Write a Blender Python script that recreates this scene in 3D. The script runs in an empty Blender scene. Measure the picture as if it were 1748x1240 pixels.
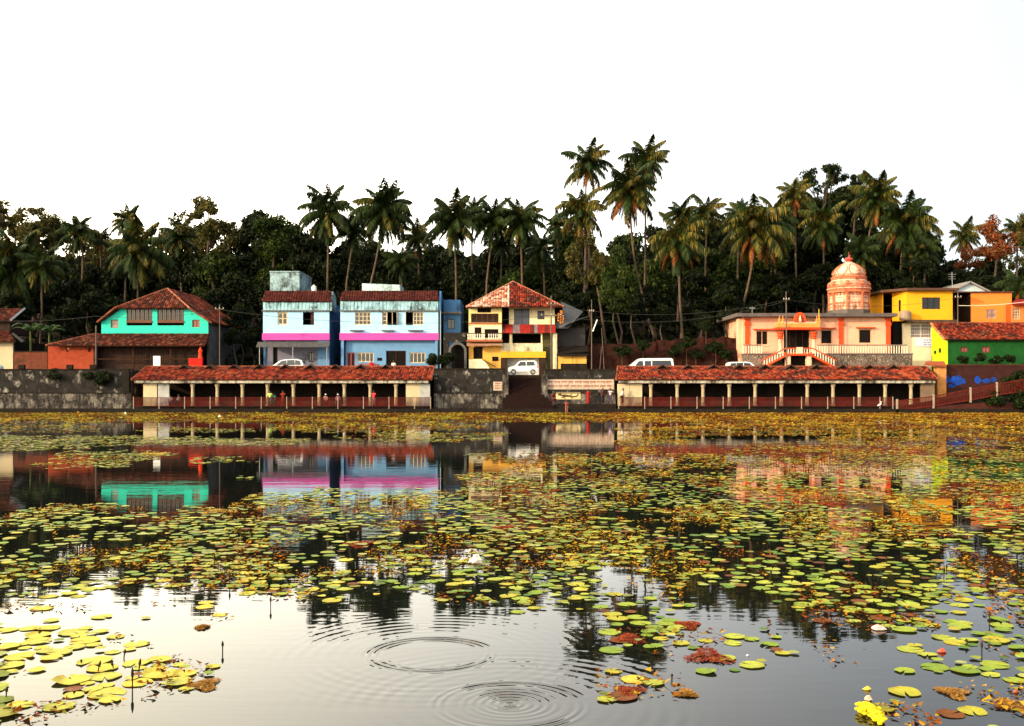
import bpy, bmesh, math, random
import numpy as np
from mathutils import Vector, Matrix
R = random.Random(7)
rad = math.radians
S = bpy.context.scene
COL = S.collection
# ------------------------------------------------------------------ camera, sky, sun, exposure
F, CX, HOR, CH = 1700.0, 874.0, 657.0, 3.0
cam = bpy.data.cameras.new('camera'); co = bpy.data.objects.new('camera', cam); COL.objects.link(co)
co.location = (0, 0, CH); co.rotation_euler = (rad(90), 0, 0)
cam.sensor_width = 36; cam.lens = 36 * F / 1748; cam.shift_y = (HOR - 620) / 1748
cam.clip_start = .1; cam.clip_end = 4000
S.camera = co
SUN_EL, SUN_AZ = rad(15), rad(-122)            # azimuth from +Y, negative to the left
SD = Vector((math.sin(SUN_AZ) * math.cos(SUN_EL), math.cos(SUN_AZ) * math.cos(SUN_EL), math.sin(SUN_EL)))
W = bpy.data.worlds.new("World"); S.world = W; W.use_nodes = True
nt = W.node_tree; N = nt.nodes; Lk = nt.links
bg = N['Background']; sky = N.new('ShaderNodeTexSky'); sky.sky_type = 'NISHITA'; sky.sun_disc = False
sky.sun_elevation = SUN_EL; sky.sun_rotation = SUN_AZ; sky.dust_density = 1.5
Lk.new(sky.outputs[0], bg.inputs[0]); bg.inputs[1].default_value = 0.07
# thin bright evening haze that grows towards the sunset side (left) and thins overhead
tc = N.new('ShaderNodeTexCoord'); sep = N.new('ShaderNodeSeparateXYZ'); Lk.new(tc.outputs['Generated'], sep.inputs[0])
mr = N.new('ShaderNodeMapRange'); mr.interpolation_type = 'SMOOTHSTEP'
mr.inputs['From Min'].default_value = .48; mr.inputs['From Max'].default_value = -.55
mr.inputs['To Min'].default_value = 0.56; mr.inputs['To Max'].default_value = 3.7
Lk.new(sep.outputs[0], mr.inputs[0])
el = N.new('ShaderNodeMapRange'); el.inputs['From Min'].default_value = 0.42; el.inputs['From Max'].default_value = 1
el.inputs['To Min'].default_value = 1.0; el.inputs['To Max'].default_value = .3
Lk.new(sep.outputs[2], el.inputs[0])
mu = N.new('ShaderNodeMath'); mu.operation = 'MULTIPLY'; Lk.new(mr.outputs[0], mu.inputs[0]); Lk.new(el.outputs[0], mu.inputs[1])
cr = N.new('ShaderNodeMix'); cr.data_type = 'RGBA'
mr2 = N.new('ShaderNodeMapRange'); mr2.inputs['From Min'].default_value = .4; mr2.inputs['From Max'].default_value = -.5
Lk.new(sep.outputs[0], mr2.inputs[0]); Lk.new(mr2.outputs[0], cr.inputs[0])
cr.inputs[6].default_value = (1, .97, .93, 1); cr.inputs[7].default_value = (1, .87, .60, 1)
bg2 = N.new('ShaderNodeBackground'); Lk.new(cr.outputs[2], bg2.inputs[0]); Lk.new(mu.outputs[0], bg2.inputs[1])
ad = N.new('ShaderNodeAddShader'); Lk.new(bg.outputs[0], ad.inputs[0]); Lk.new(bg2.outputs[0], ad.inputs[1])
Lk.new(ad.outputs[0], N['World Output'].inputs[0])
sl = bpy.data.lights.new('sun', 'SUN'); sl.energy = 3.4; sl.angle = rad(.5); sl.color = (1, .74, .46)
so = bpy.data.objects.new('sun', sl); COL.objects.link(so); so.rotation_euler = SD.to_track_quat('Z', 'Y').to_euler(); so.location = (-60, -40, 60)
S.view_settings.view_transform = 'Standard'; S.view_settings.look = 'None'; S.view_settings.gamma = 1
S.view_settings.use_curve_mapping = False; S.view_settings.exposure = 0.42
S.render.engine = 'CYCLES'; S.cycles.max_bounces = 5; S.cycles.use_denoising = True

# ------------------------------------------------------------------ pixel -> place helpers (used once, while placing)
def X(px, Y): return (px - CX) / F * Y
def Z(py, Y): return CH - (py - HOR) / F * Y
def P(px, py, Y): return Vector((X(px, Y), Y, Z(py, Y)))
def yground(py, z=0): return F * (CH - z) / (py - HOR)

# ------------------------------------------------------------------ materials
MATS = {}
def newmat(name):
    m = bpy.data.materials.new(name); m.use_nodes = True
    return m, m.node_tree.nodes, m.node_tree.links, m.node_tree.nodes['Principled BSDF']
def rgba(c, k=1): return (c[0] * k, c[1] * k, c[2] * k, 1)
def noise_fac(n, l, coord, scale, lo, hi, detail=5, sc=(1, 1, 1), rough=.6):
    mp = n.new('ShaderNodeMapping'); mp.inputs['Scale'].default_value = sc; l.new(coord, mp.inputs[0])
    t = n.new('ShaderNodeTexNoise'); t.inputs['Scale'].default_value = scale; t.inputs['Detail'].default_value = detail
    t.inputs['Roughness'].default_value = rough; l.new(mp.outputs[0], t.inputs[0])
    r = n.new('ShaderNodeMapRange'); r.inputs['From Min'].default_value = lo; r.inputs['From Max'].default_value = hi
    l.new(t.outputs[0], r.inputs[0]); return r.outputs[0]
def mixc(n, l, f, a, b):
    m = n.new('ShaderNodeMix'); m.data_type = 'RGBA'
    for v, i in ((f, 0), (a, 6), (b, 7)):
        if hasattr(v, 'is_output'): l.new(v, m.inputs[i])
        elif i == 0: m.inputs[0].default_value = v
        else: m.inputs[i].default_value = rgba(v)
    return m.outputs[2]
def surf(name, col, rough=.85, var=.25, scale=1.2, dirt=None, dirt_amt=.5, streak=False, bump=.15, attr=False, metal=0, bscale=9, spec=.08, fine=None, translucent=0):
    """weathered surface: base colour, soft variation, optional dirt or run-off streaks, fine relief"""
    if name in MATS: return MATS[name]
    m, n, l, b = newmat(name)
    g = n.new('ShaderNodeNewGeometry').outputs['Position']
    if attr:
        a = n.new('ShaderNodeAttribute'); a.attribute_name = 'Col'; c = a.outputs['Color']
    else: c = col
    f1 = noise_fac(n, l, g, scale, .35, .7)
    if not attr: c = mixc(n, l, f1, col, tuple(x * (1 - var) for x in col))
    else:
        mm = n.new('ShaderNodeMix'); mm.data_type = 'RGBA'; mm.blend_type = 'MULTIPLY'; l.new(f1, mm.inputs[0]); l.new(c, mm.inputs[6]); mm.inputs[7].default_value = (1 - var, 1 - var, 1 - var, 1); c = mm.outputs[2]
    if dirt:
        h = .66 - .28 * dirt_amt
        c = mixc(n, l, noise_fac(n, l, g, .9, h, h + .16, 7, (1, 1, .8), .7), c, dirt)
        if streak: c = mixc(n, l, noise_fac(n, l, g, 1, h + .05, h + .2, 6, (2.6, 2.6, .5), .75), c, dirt)
    if fine: c = mixc(n, l, noise_fac(n, l, g, 7, .56, .66, 3), c, fine)
    l.new(c, b.inputs['Base Color']) if hasattr(c, 'is_output') else None
    b.inputs['Roughness'].default_value = rough; b.inputs['Metallic'].default_value = metal; b.inputs['Specular IOR Level'].default_value = spec
    if bump:
        bp = n.new('ShaderNodeBump'); bp.inputs['Strength'].default_value = bump; bp.inputs['Distance'].default_value = .03
        t = n.new('ShaderNodeTexNoise'); t.inputs['Scale'].default_value = bscale; t.inputs['Detail'].default_value = 4; l.new(g, t.inputs[0])
        l.new(t.outputs[0], bp.inputs['Height']); l.new(bp.outputs[0], b.inputs['Normal'])
    if translucent:
        tr = n.new('ShaderNodeBsdfTranslucent'); l.new(c, tr.inputs[0]); mx = n.new('ShaderNodeMixShader'); mx.inputs[0].default_value = translucent
        l.new(b.outputs[0], mx.inputs[1]); l.new(tr.outputs[0], mx.inputs[2]); l.new(mx.outputs[0], n['Material Output'].inputs[0])
    MATS[name] = m; return m
def plain(name, col, rough=.5, metal=0, spec=.5, coat=0):
    if name in MATS: return MATS[name]
    m, n, l, b = newmat(name); b.inputs['Base Color'].default_value = rgba(col); b.inputs['Roughness'].default_value = rough
    b.inputs['Metallic'].default_value = metal; b.inputs['Specular IOR Level'].default_value = spec; b.inputs['Coat Weight'].default_value = coat
    MATS[name] = m; return m
BLK = (.012, .011, .01)
M_glass = plain('dark_glass', (.012, .016, .02), .12, 0, .6)
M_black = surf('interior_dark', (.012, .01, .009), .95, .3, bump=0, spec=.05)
M_wood = surf('old_wood', (.06, .025, .015), .8, .5, 3, BLK, .4, True)
M_creamframe = surf('cream_frame', (.6, .5, .33), .7, .2)
M_tile = surf('clay_tile', None, .85, .45, 2.2, attr=True, bump=.3)
M_leafc = surf('leaf', None, .55, .35, .35, attr=True, bump=0, translucent=.22, spec=.12)
M_bark = surf('palm_bark', (.12, .085, .06), .9, .5, 3, (.05, .04, .03), .5)
M_barkd = surf('tree_bark', (.09, .065, .05), .95, .5, 3)
M_stone = surf('stained_stone', (.032, .029, .027), .95, .6, 1.6, (.42, .39, .35), .34, True, .5, bscale=4, fine=(.02, .018, .016))
M_stone2 = surf('weathered_whitewash', (.30, .27, .23), .95, .5, .8, (.022, .019, .018), .95, True, .4, bscale=5, fine=(.1, .09, .08))
M_ghat = surf('dark_ghat_stone', (.022, .017, .014), .9, .5, 1.5, (.01, .009, .008), .5, bump=.5)
M_white = surf('limewash', (.58, .48, .31), .85, .18, 1.2, (.25, .2, .12), .22, True)
M_whitepaint = plain('white_paint', (.78, .78, .76), .3, 0, .5, .6)
M_rubber = plain('rubber', (.015, .015, .015), .8)
M_metal = plain('galvanised_metal', (.35, .35, .36), .45, .8)
M_pole = surf('weathered_pole', (.14, .11, .09), .8, .4, 3)
M_sky_red = surf('red_railing_paint', (.10, .012, .009), .8, .4, 1.6, (.03, .015, .012), .55, True, bump=.2)
M_orange = surf('orange_paint', (.72, .085, .022), .8, .2, 2, (.3, .08, .03), .2, True)
M_peach = surf('peach_wall', (.82, .44, .29), .85, .16, .9, (.34, .15, .09), .32, True)
M_cream2 = surf('temple_cream', (.80, .54, .38), .8, .2, 2, (.3, .12, .07), .45, True)

# ------------------------------------------------------------------ building tools
WL = {}
def wloc(o): return WL.get(o.name, Vector((0, 0, 0)))
def thing(name, label, cat, loc=(0, 0, 0), group=None):
    o = bpy.data.objects.new(name, None); COL.objects.link(o); o.location = loc; WL[o.name] = Vector(loc)
    o['label'] = label; o['category'] = cat
    if group: o['group'] = group
    o.empty_display_size = .2
    return o
def tag(o, label, cat, group=None):
    o['label'] = label; o['category'] = cat
    if group: o['group'] = group
    return o
class MB:
    def __init__(s): s.v = []; s.f = []; s.c = []; s.cur = None
    def add(s, pts, faces):
        b = len(s.v); s.v += [tuple(p) for p in pts]; s.f += [tuple(i + b for i in q) for q in faces]
        if s.cur is not None: s.c += [s.cur] * len(pts)
        return s
    def quad(s, a, b, c, d): return s.add([a, b, c, d], [(0, 1, 2, 3)])
    def box(s, x0, x1, y0, y1, z0, z1):
        if x0 > x1: x0, x1 = x1, x0
        if y0 > y1: y0, y1 = y1, y0
        if z0 > z1: z0, z1 = z1, z0
        return s.add([(x0, y0, z0), (x1, y0, z0), (x1, y1, z0), (x0, y1, z0), (x0, y0, z1), (x1, y0, z1), (x1, y1, z1), (x0, y1, z1)],
                     [(0, 3, 2, 1), (4, 5, 6, 7), (0, 1, 5, 4), (1, 2, 6, 5), (2, 3, 7, 6), (3, 0, 4, 7)])
    def prism(s, pts, y0, y1):           # outline in x,z extruded along y
        n = len(pts); s.add([(p[0], y0, p[1]) for p in pts] + [(p[0], y1, p[1]) for p in pts],
              [tuple(range(n)), tuple(range(2 * n - 1, n - 1, -1))] + [(i, n + i, n + (i + 1) % n, (i + 1) % n) for i in range(n)]); return s
    def slab(s, pts, t):                 # any planar polygon with thickness t along its normal (downwards)
        pts = [Vector(p) for p in pts]; nn = (pts[1] - pts[0]).cross(pts[2] - pts[0]).normalized()
        if nn.z < 0: nn = -nn
        n = len(pts); return s.add(pts + [p - nn * t for p in pts], [tuple(range(n)), tuple(range(2 * n - 1, n - 1, -1))] + [(i, n + i, n + (i + 1) % n, (i + 1) % n) for i in range(n)])
    def tube(s, pts, rr, n=6, cap=True):
        pts = [Vector(p) for p in pts]; 
        if not hasattr(rr, '__len__'): rr = [rr] * len(pts)
        base = len(s.v); vs = []; fs = []
        for i, p in enumerate(pts):
            d = (pts[min(i + 1, len(pts) - 1)] - pts[max(i - 1, 0)]).normalized()
            u = d.cross(Vector((0, 1, 0)) if abs(d.y) < .9 else Vector((1, 0, 0))).normalized(); w = d.cross(u)
            vs += [p + (u * math.cos(2 * math.pi * k / n) + w * math.sin(2 * math.pi * k / n)) * rr[i] for k in range(n)]
        for i in range(len(pts) - 1):
            for k in range(n): fs.append((i * n + k, i * n + (k + 1) % n, (i + 1) * n + (k + 1) % n, (i + 1) * n + k))
        if cap: fs += [tuple(range(n - 1, -1, -1)), tuple((len(pts) - 1) * n + k for k in range(n))]
        return s.add(vs, fs)
    def lathe(s, prof, c, n=16, ph=0):   # profile (r,z)
        vs = []; fs = []
        for r_, z in prof: vs += [(c[0] + r_ * math.cos(ph + 2 * math.pi * k / n), c[1] + r_ * math.sin(ph + 2 * math.pi * k / n), c[2] + z) for k in range(n)]
        for i in range(len(prof) - 1):
            for k in range(n): fs.append((i * n + k, i * n + (k + 1) % n, (i + 1) * n + (k + 1) % n, (i + 1) * n + k))
        fs += [tuple(range(n - 1, -1, -1)), tuple((len(prof) - 1) * n + k for k in range(n))]
        return s.add(vs, fs)
    def mesh(s, name, mat=None, off=(0, 0, 0), smooth=False):
        me = bpy.data.meshes.new(name); o = Vector(off)
        me.from_pydata([(a - o.x, b - o.y, c - o.z) for a, b, c in s.v], [], s.f); me.update()
        if s.c and len(s.c) == len(s.v):
            at = me.color_attributes.new('Col', 'FLOAT_COLOR', 'POINT')
            at.data.foreach_set('color', np.array([(c[0], c[1], c[2], 1) for c in s.c], 'f').ravel())
        if mat: me.materials.append(mat)
        if smooth: me.polygons.foreach_set('use_smooth', [True] * len(me.polygons))
        return me
    def build(s, name, mat, parent=None, loc=None, bevel=0, smooth=False, kind=None):
        if parent is not None and loc is None: off = wloc(parent)
        else: off = Vector(loc) if loc else Vector((0, 0, 0))
        o = bpy.data.objects.new(name, s.mesh(name, mat, off, smooth)); COL.objects.link(o)
        if parent is not None: o.parent = parent; WL[o.name] = off if loc is None else wloc(parent) 
        else: o.location = off; WL[o.name] = off
        if bevel:
            b = o.modifiers.new('bevel', 'BEVEL'); b.width = bevel; b.segments = 2; b.limit_method = 'ANGLE'
        if kind: o['kind'] = kind
        return o
def struct(o): o['kind'] = 'structure'; return o
def inst(name, mesh, parent=None, loc=(0, 0, 0), rot=(0, 0, 0), sc=1, glob=True):
    o = bpy.data.objects.new(name, mesh); COL.objects.link(o)
    l = Vector(loc)
    if parent is not None: o.parent = parent; l = l - wloc(parent) if glob else l
    o.location = l; o.rotation_euler = rot; o.scale = (sc, sc, sc) if not hasattr(sc, '__len__') else sc
    return o
KIDS = {}
def copy_tree(o, parent=None):
    c = o.copy(); COL.objects.link(c)
    if parent is not None: c.parent = parent
    for ch in [k for k in bpy.data.objects if k.parent == o]: copy_tree(ch, c)
    return c
def facade(parent, name, mat, x0, x1, z0, z1, y, t=.25, holes=()):
    """wall facing -Y with real openings"""
    xs = sorted({x0, x1, *[h[0] for h in holes], *[h[1] for h in holes]}); zs = sorted({z0, z1, *[h[2] for h in holes], *[h[3] for h in holes]})
    def solid(i, j):
        if i < 0 or j < 0 or i >= len(xs) - 1 or j >= len(zs) - 1: return False
        a, b = (xs[i] + xs[i + 1]) / 2, (zs[j] + zs[j + 1]) / 2
        return not any(h[0] < a < h[1] and h[2] < b < h[3] for h in holes)
    m = MB(); y1 = y + t
    for i in range(len(xs) - 1):
        for j in range(len(zs) - 1):
            if not solid(i, j): continue
            a, b, c, d = xs[i], xs[i + 1], zs[j], zs[j + 1]
            m.quad((a, y, c), (b, y, c), (b, y, d), (a, y, d)); m.quad((b, y1, c), (a, y1, c), (a, y1, d), (b, y1, d))
            if not solid(i - 1, j): m.quad((a, y1, c), (a, y, c), (a, y, d), (a, y1, d))
            if not solid(i + 1, j): m.quad((b, y, c), (b, y1, c), (b, y1, d), (b, y, d))
            if not solid(i, j - 1): m.quad((a, y1, c), (b, y1, c), (b, y, c), (a, y, c))
            if not solid(i, j + 1): m.quad((a, y, d), (b, y, d), (b, y1, d), (a, y1, d))
    return m.build(name, mat, parent)
def hole(px0, px1, py0, py1, Y): return (X(px0, Y), X(px1, Y), Z(py1, Y), Z(py0, Y))
def window(parent, h, y, fmat, pmat=None, nx=2, nz=1, t=.07, bars=0, name='window', inset=.08, pane=True, label=None):
    x0, x1, z0, z1 = h; m = MB(); a, b = y + inset, y + inset + .06
    m.box(x0, x0 + t, a, b, z0, z1); m.box(x1 - t, x1, a, b, z0, z1); m.box(x0 + t, x1 - t, a, b, z1 - t, z1); m.box(x0 + t, x1 - t, a, b, z0, z0 + t)
    for i in range(1, nx): xx = x0 + (x1 - x0) * i / nx; m.box(xx - t / 2.2, xx + t / 2.2, a + .004, b - .004, z0 + t, z1 - t)
    for j in range(1, nz): zz = z0 + (z1 - z0) * j / nz; m.box(x0 + t, x1 - t, a + .009, b - .009, zz - t / 3, zz + t / 3)
    for i in range(bars): xx = x0 + (x1 - x0) * (i + .5) / bars; m.box(xx - .012, xx + .012, a - .03, a - .006, z0 + t, z1 - t)
    o = m.build(name, fmat, parent)
    if pane:
        for i in range(nx):
            xa, xb = x0 + (x1 - x0) * i / nx + .03, x0 + (x1 - x0) * (i + 1) / nx - .03
            MB().box(xa, xb, b + .01, b + .02, z0 + .02, z1 - .02).build('pane', pmat or M_glass, o)
    if label: o['label'] = label
    return o
PAL_RED = [(.31, .038, .016), (.22, .026, .013), (.35, .058, .022), (.14, .02, .012), (.045, .013, .01), (.36, .09, .04)]
PAL_DARK = [(.12, .026, .016), (.08, .018, .013), (.17, .035, .02), (.05, .016, .012), (.03, .016, .012), (.2, .07, .04)]
PAL_RUST = [(.5, .2, .12), (.62, .4, .3), (.36, .11, .06), (.66, .5, .4), (.28, .07, .04)]
def patchy(x, y, s=1.3): return math.sin(x * s + 1.7 * math.sin(y * s * .8)) * math.sin(y * s * 1.3 + 2.1 * math.sin(x * s * .37))
def tiles(parent, EL, ER, RL, RR, pal, pal2=None, tw=.27, th=.34, name='tiles'):
    """overlapping clay tiles on a sloping quad (eave left/right, ridge left/right)"""
    EL, ER, RL, RR = map(Vector, (EL, ER, RL, RR)); u = (ER - EL).normalized(); m = MB()
    nrm = u.cross(RL - EL if (RL - EL).length > .3 else RR - EL).normalized(); 
    if nrm.z < 0: nrm = -nrm
    sl = nrm.cross(u); 
    if sl.z < 0: sl = -sl
    H = (RL - EL).dot(sl); n = max(2, int(H / th))
    uLe, uRe, uLr, uRr = 0, (ER - EL).dot(u), (RL - EL).dot(u), (RR - EL).dot(u)
    for i in range(n):
        t0, t1 = i / n, min(1, (i + 1.3) / n); tm = (i + .5) / n
        a, b = uLe + (uLr - uLe) * tm, uRe + (uRr - uRe) * tm
        k0 = math.floor(a / tw); off = .5 * tw * (i % 2) * 0
        sag = .01 * math.sin(i * 1.1)
        for k in range(k0, int(b / tw) + 1):
            ua, ub = max(a, k * tw + off), min(b, (k + 1) * tw + off)
            if ub - ua < .05: continue
            j = R.uniform(-.012, .02); jj = R.uniform(-.03, .03)
            p2 = pal2 and patchy(ua + EL.x, i * th) > .25
            c = R.choice(pal2 if p2 else pal); g = R.uniform(.75, 1.2); m.cur = (c[0] * g, c[1] * g, c[2] * g)
            w = sag * math.sin(ua * .4)
            def q(uu, tt, h): return EL + u * uu + sl * (tt * H + (jj if tt == t0 else 0)) + nrm * (h + j + w)
            um = (ua + ub) / 2
            m.add([q(ua, t0, .05), q(um, t0, .11), q(ub, t0, .05), q(ua, t1, .015), q(um, t1, .07), q(ub, t1, .015), q(ua, t0, .0), q(ub, t0, .0)],
                  [(0, 1, 4, 3), (1, 2, 5, 4), (6, 7, 2, 1, 0)])
    return m.build(name, M_tile, parent, kind='stuff')
def ridge_caps(parent, a, b, col=(.3, .09, .05), r=.13):
    a, b = Vector(a), Vector(b); n = max(2, int((b - a).length / .45)); m = MB()
    for i in range(n):
        g = R.uniform(.6, 1.2); m.cur = tuple(c * g for c in col)
        p, q = a + (b - a) * (i / n), a + (b - a) * ((i + 1.12) / n)
        m.tube([p, q], [r * 1.1, r * .9], 6)
    return m.build('ridge_cap', M_tile, parent, kind='stuff')

# ------------------------------------------------------------------ ground, hill, water
ROAD = 4.1
def hillz(x, y):
    z = ROAD
    if y > 124: z = ROAD + (y - 124) * .27 + .9 * math.sin(x * .07 + y * .05) * min(1, (y - 124) / 15)
    if y > 190: z = 22 + min(50, y - 190) * .2 + max(0, y - 240) * .01
    if y > 420: z = 34
    # the slope falls away on the right
    if y > 124 and x > 45: z -= min(1, (x - 45) / 25) * min(z - ROAD, (min(y, 215) - 124) * .11)
    return z
ys = [-1500, -300, -60, 2.4, 2.6, 20, 60, 105, 109, 111.35, 111.4, 114, 120, 124] + list(range(127, 200, 4)) + [215, 240, 280, 340, 420, 600, 1000, 2500]
xs = [-2500, -900, -400, -220] + list(range(-150, 151, 6)) + [220, 400, 900, 2500]
gm = MB(); g_ = []
for y in ys:
    for x in xs:
        if y <= 2.4: z = 1.3
        elif y < 111.38: z = -1.6
        else: z = hillz(x, y)
        if 2.5 < y < 111.38 and abs(x) > 140: z = ROAD
        g_.append((x, y, z - .12 if z == ROAD else z))
nx_ = len(xs)
gm.add(g_, [(j * nx_ + i, j * nx_ + i + 1, (j + 1) * nx_ + i + 1, (j + 1) * nx_ + i) for j in range(len(ys) - 1) for i in range(nx_ - 1)])
M_ground = surf('forest_soil', (.025, .014, .01), .95, .6, .3, (.02, .022, .01), .6, bump=.6, bscale=3)
struct(gm.build('ground', M_ground))
road = MB().box(-140, 140, 112.2, 124, ROAD - .1, ROAD - .004).build('road', surf('dusty_road', (.10, .07, .05), .95, .4, .8, (.2, .12, .08), .4)); struct(road)

def make_water():
    m, n, l, b = newmat('pond_water')
    b.inputs['Base Color'].default_value = (.006, .007, .006, 1); b.inputs['Roughness'].default_value = .015; b.inputs['IOR'].default_value = 1.33
    g = n.new('ShaderNodeNewGeometry').outputs['Position']
    def M(op, a, c=None, d=None):
        q = n.new('ShaderNodeMath'); q.operation = op
        for i, v in enumerate((a, c, d)):
            if v is None: continue
            if hasattr(v, 'is_output'): l.new(v, q.inputs[i])
            else: q.inputs[i].default_value = v
        return q.outputs[0]
    tot = None
    for cx, cy, r0, wd, wl, amp in ((-.02, 9.35, .0, .50, .085, .0012), (-.02, 9.35, .66, .10, .09, .0013), (-.9, 11.1, .66, .10, .085, .0012), (-.9, 11.1, 1.3, .5, .16, .00035), (-.02, 9.35, 1.3, .6, .17, .00045)):
        d = n.new('ShaderNodeVectorMath'); d.operation = 'DISTANCE'; l.new(g, d.inputs[0]); d.inputs[1].default_value = (cx, cy, 0)
        r = d.outputs['Value']; wv = M('SINE', M('MULTIPLY', r, 2 * math.pi / wl))
        e = M('EXPONENT', M('MULTIPLY', M('POWER', M('ABSOLUTE', M('DIVIDE', M('SUBTRACT', r, r0), wd)), 2), -1))
        h = M('MULTIPLY', M('MULTIPLY', wv, e), amp); tot = h if tot is None else M('ADD', tot, h)
    mpn = n.new('ShaderNodeTexNoise'); mpn.inputs['Scale'].default_value = 1.6; mpn.inputs['Detail'].default_value = 3; l.new(g, mpn.inputs[0])
    tot = M('MULTIPLY', tot, M('MULTIPLY', M('POWER', mpn.outputs[0], 2), 4.2))
    for sc, sv, amp in ((1.0, (.5, 1.6, 1), .0022), (3.4, (.35, 1.5, 1), .0009)):
        mp = n.new('ShaderNodeMapping'); mp.inputs['Scale'].default_value = sv; mp.inputs['Rotation'].default_value = (0, 0, rad(8)); l.new(g, mp.inputs[0])
        t = n.new('ShaderNodeTexNoise'); t.inputs['Scale'].default_value = sc; t.inputs['Detail'].default_value = 2; l.new(mp.outputs[0], t.inputs[0])
        tot = M('ADD', tot, M('MULTIPLY', t.outputs[0], amp))
    bp = n.new('ShaderNodeBump'); bp.inputs['Strength'].default_value = 1; bp.inputs['Distance'].default_value = 1; l.new(tot, bp.inputs['Height']); l.new(bp.outputs[0], b.inputs['Normal'])
    return m
struct(MB().quad((-138, 2.5, 0), (138, 2.5, 0), (138, 106.5, 0), (-138, 106.5, 0)).build('pond_water', make_water()))
ghat = MB().box(-139, 139, 105.9, 112.3, -1.5, .42).build('ghat_ledge', M_ghat); struct(ghat)
near = MB().box(-139, 139, -6, 2.55, -1.5, 1.38).build('near_bank', M_ghat); struct(near)

# ------------------------------------------------------------------ retaining walls
YW = 109.0
def rwall(px0, px1, top, mat, label, ledge=True, y=YW, low=None):
    t = thing('retaining_wall', label, 'wall', (X((px0 + px1) / 2, y), y, .42))
    x0, x1 = X(px0, y), X(px1, y); zt = Z(top, y)
    MB().box(x0, x1, y, 112.25, .42, zt - .16).build('wall_body', mat, t)
    MB().box(x0 - .0, x1 + .0, y - .06, y + .34, zt - .157, zt).build('coping', M_ghat, t)
    if ledge:
        MB().box(x0, x1, y - .3, y - .003, .42, Z(672, y)).build('lower_wall', low or M_stone2, t)
        MB().box(x0, x1, y - .38, y - .004, Z(672, y) + .003, Z(672, y) + .1).build('ledge', M_ghat, t)
    return t
w1 = rwall(-900, 226, 630, M_stone, 'long black and grey stained retaining wall at the left shore')
for px in (38, 120, 160): MB().box(X(px - 5, YW), X(px + 5, YW), YW - .3, YW + .1, Z(630, YW), Z(623, YW)).build('pier', M_ghat, w1)
MB().box(X(212, YW), X(222, YW), YW - .32, YW - .01, Z(670, YW), Z(631, YW)).build('buttress', M_ghat, w1)
w2 = rwall(741, 862, 629, M_stone, 'dark stained stone wall left of the wide shore steps')
w3 = rwall(930, 1050, 630, M_stone, 'dark stained wall with long white notice right of the shore steps')
# panels of the notices
def strokes(parent, x0, x1, z0, z1, y, lines, mat, seed=1):
    """illegible painted lines of headline-hung script, as flat paint 5 mm proud"""
    rr = random.Random(seed); m = MB(); hgt = (z1 - z0) / lines
    for i in range(lines):
        zt = z1 - hgt * (i + .25); x = x0
        while x < x1 - .2:
            wl = rr.uniform(.25, .75); wl = min(wl, x1 - x)
            m.box(x, x + wl, y - .006, y - .002, zt - .05, zt)
            k = x + .03
            while k < x + wl - .05:
                hh = hgt * rr.uniform(.3, .5); m.box(k, k + .055, y - .006, y - .002, zt - hh, zt - .051)
                if rr.random() < .7: zz = zt - hh * rr.uniform(.4, 1); m.box(k + .056, k + .12, y - .006, y - .002, zz, zz + .035)
                k += rr.uniform(.11, .17)
            x += wl + rr.uniform(.08, .16)
    return m.build('painted_lettering', mat, parent)
M_boardw = surf('notice_whitewash', (.52, .42, .33), .85, .3, 2, (.25, .17, .13), .35, True)
M_redtxt = plain('red_lettering', (.2, .02, .015), .8)
def board(px0, px1, py0, py1, lines, label, y):
    t = thing('notice_board', label, 'sign', (X((px0 + px1) / 2, y), y, Z(py1, y)))
    MB().box(X(px0, y), X(px1, y), y - .03, y + .04, Z(py1, y), Z(py0, y)).build('panel', M_boardw, t)
    if lines: strokes(t, X(px0, y) + .2, X(px1, y) - .2, Z(py1, y) + .1, Z(py0, y) - .08, y - .03, lines, M_redtxt, px0)
    return t
board(842, 867 - 6, 652, 667, 3, 'small whitewashed notice with red lettering left of the shore steps', YW - .05)
board(932, 1048, 648, 665, 2, 'long whitewashed wall notice with two lines of red lettering', YW - .05)
ty = YW - .37
t = thing('wall_painting', 'cream panel painted with a dark spotted lizard below the long notice', 'mural', (X(970, ty), ty, Z(683, ty)))
MB().box(X(949, ty), X(991, ty), ty, ty + .06, Z(682, ty), Z(670, ty)).build('panel', surf('mural_cream', (.68, .55, .28), .8, .25, 2, (.3, .2, .1), .3), t)
def L_(px, py): return (X(px, ty), Z(py, ty))
liz = [L_(952, 673), L_(955, 672.3), L_(959, 674), L_(964, 673.4), L_(970, 674.4), L_(976, 676), L_(981, 676.5), L_(985, 675), L_(986, 673.2), L_(984.5, 672.8), L_(987, 672), L_(988, 675), L_(984, 678.3), L_(978, 679), L_(971, 677.8), L_(965, 678.2), L_(960, 679.6), L_(957, 679.2), L_(961, 677), L_(957, 676.2), L_(953, 675.4)]
MB().prism(liz[::-1], ty - .006, ty - .002).build('painted_lizard', plain('lizard_paint', (.07, .035, .015), .8), t)
m = MB()
for a, b in (((955, 672), (953, 670.6)), ((958, 674), (956, 671)), ((962, 678), (965, 681)), ((975, 678.5), (977, 681)), ((973, 675), (976, 673))):
    p, q = L_(*a), L_(*b); MB().tube([(p[0], ty - .006, p[1]), (q[0], ty - .006, q[1])], .045, 5).build('painted_leg', MATS['lizard_paint'], t)


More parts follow.
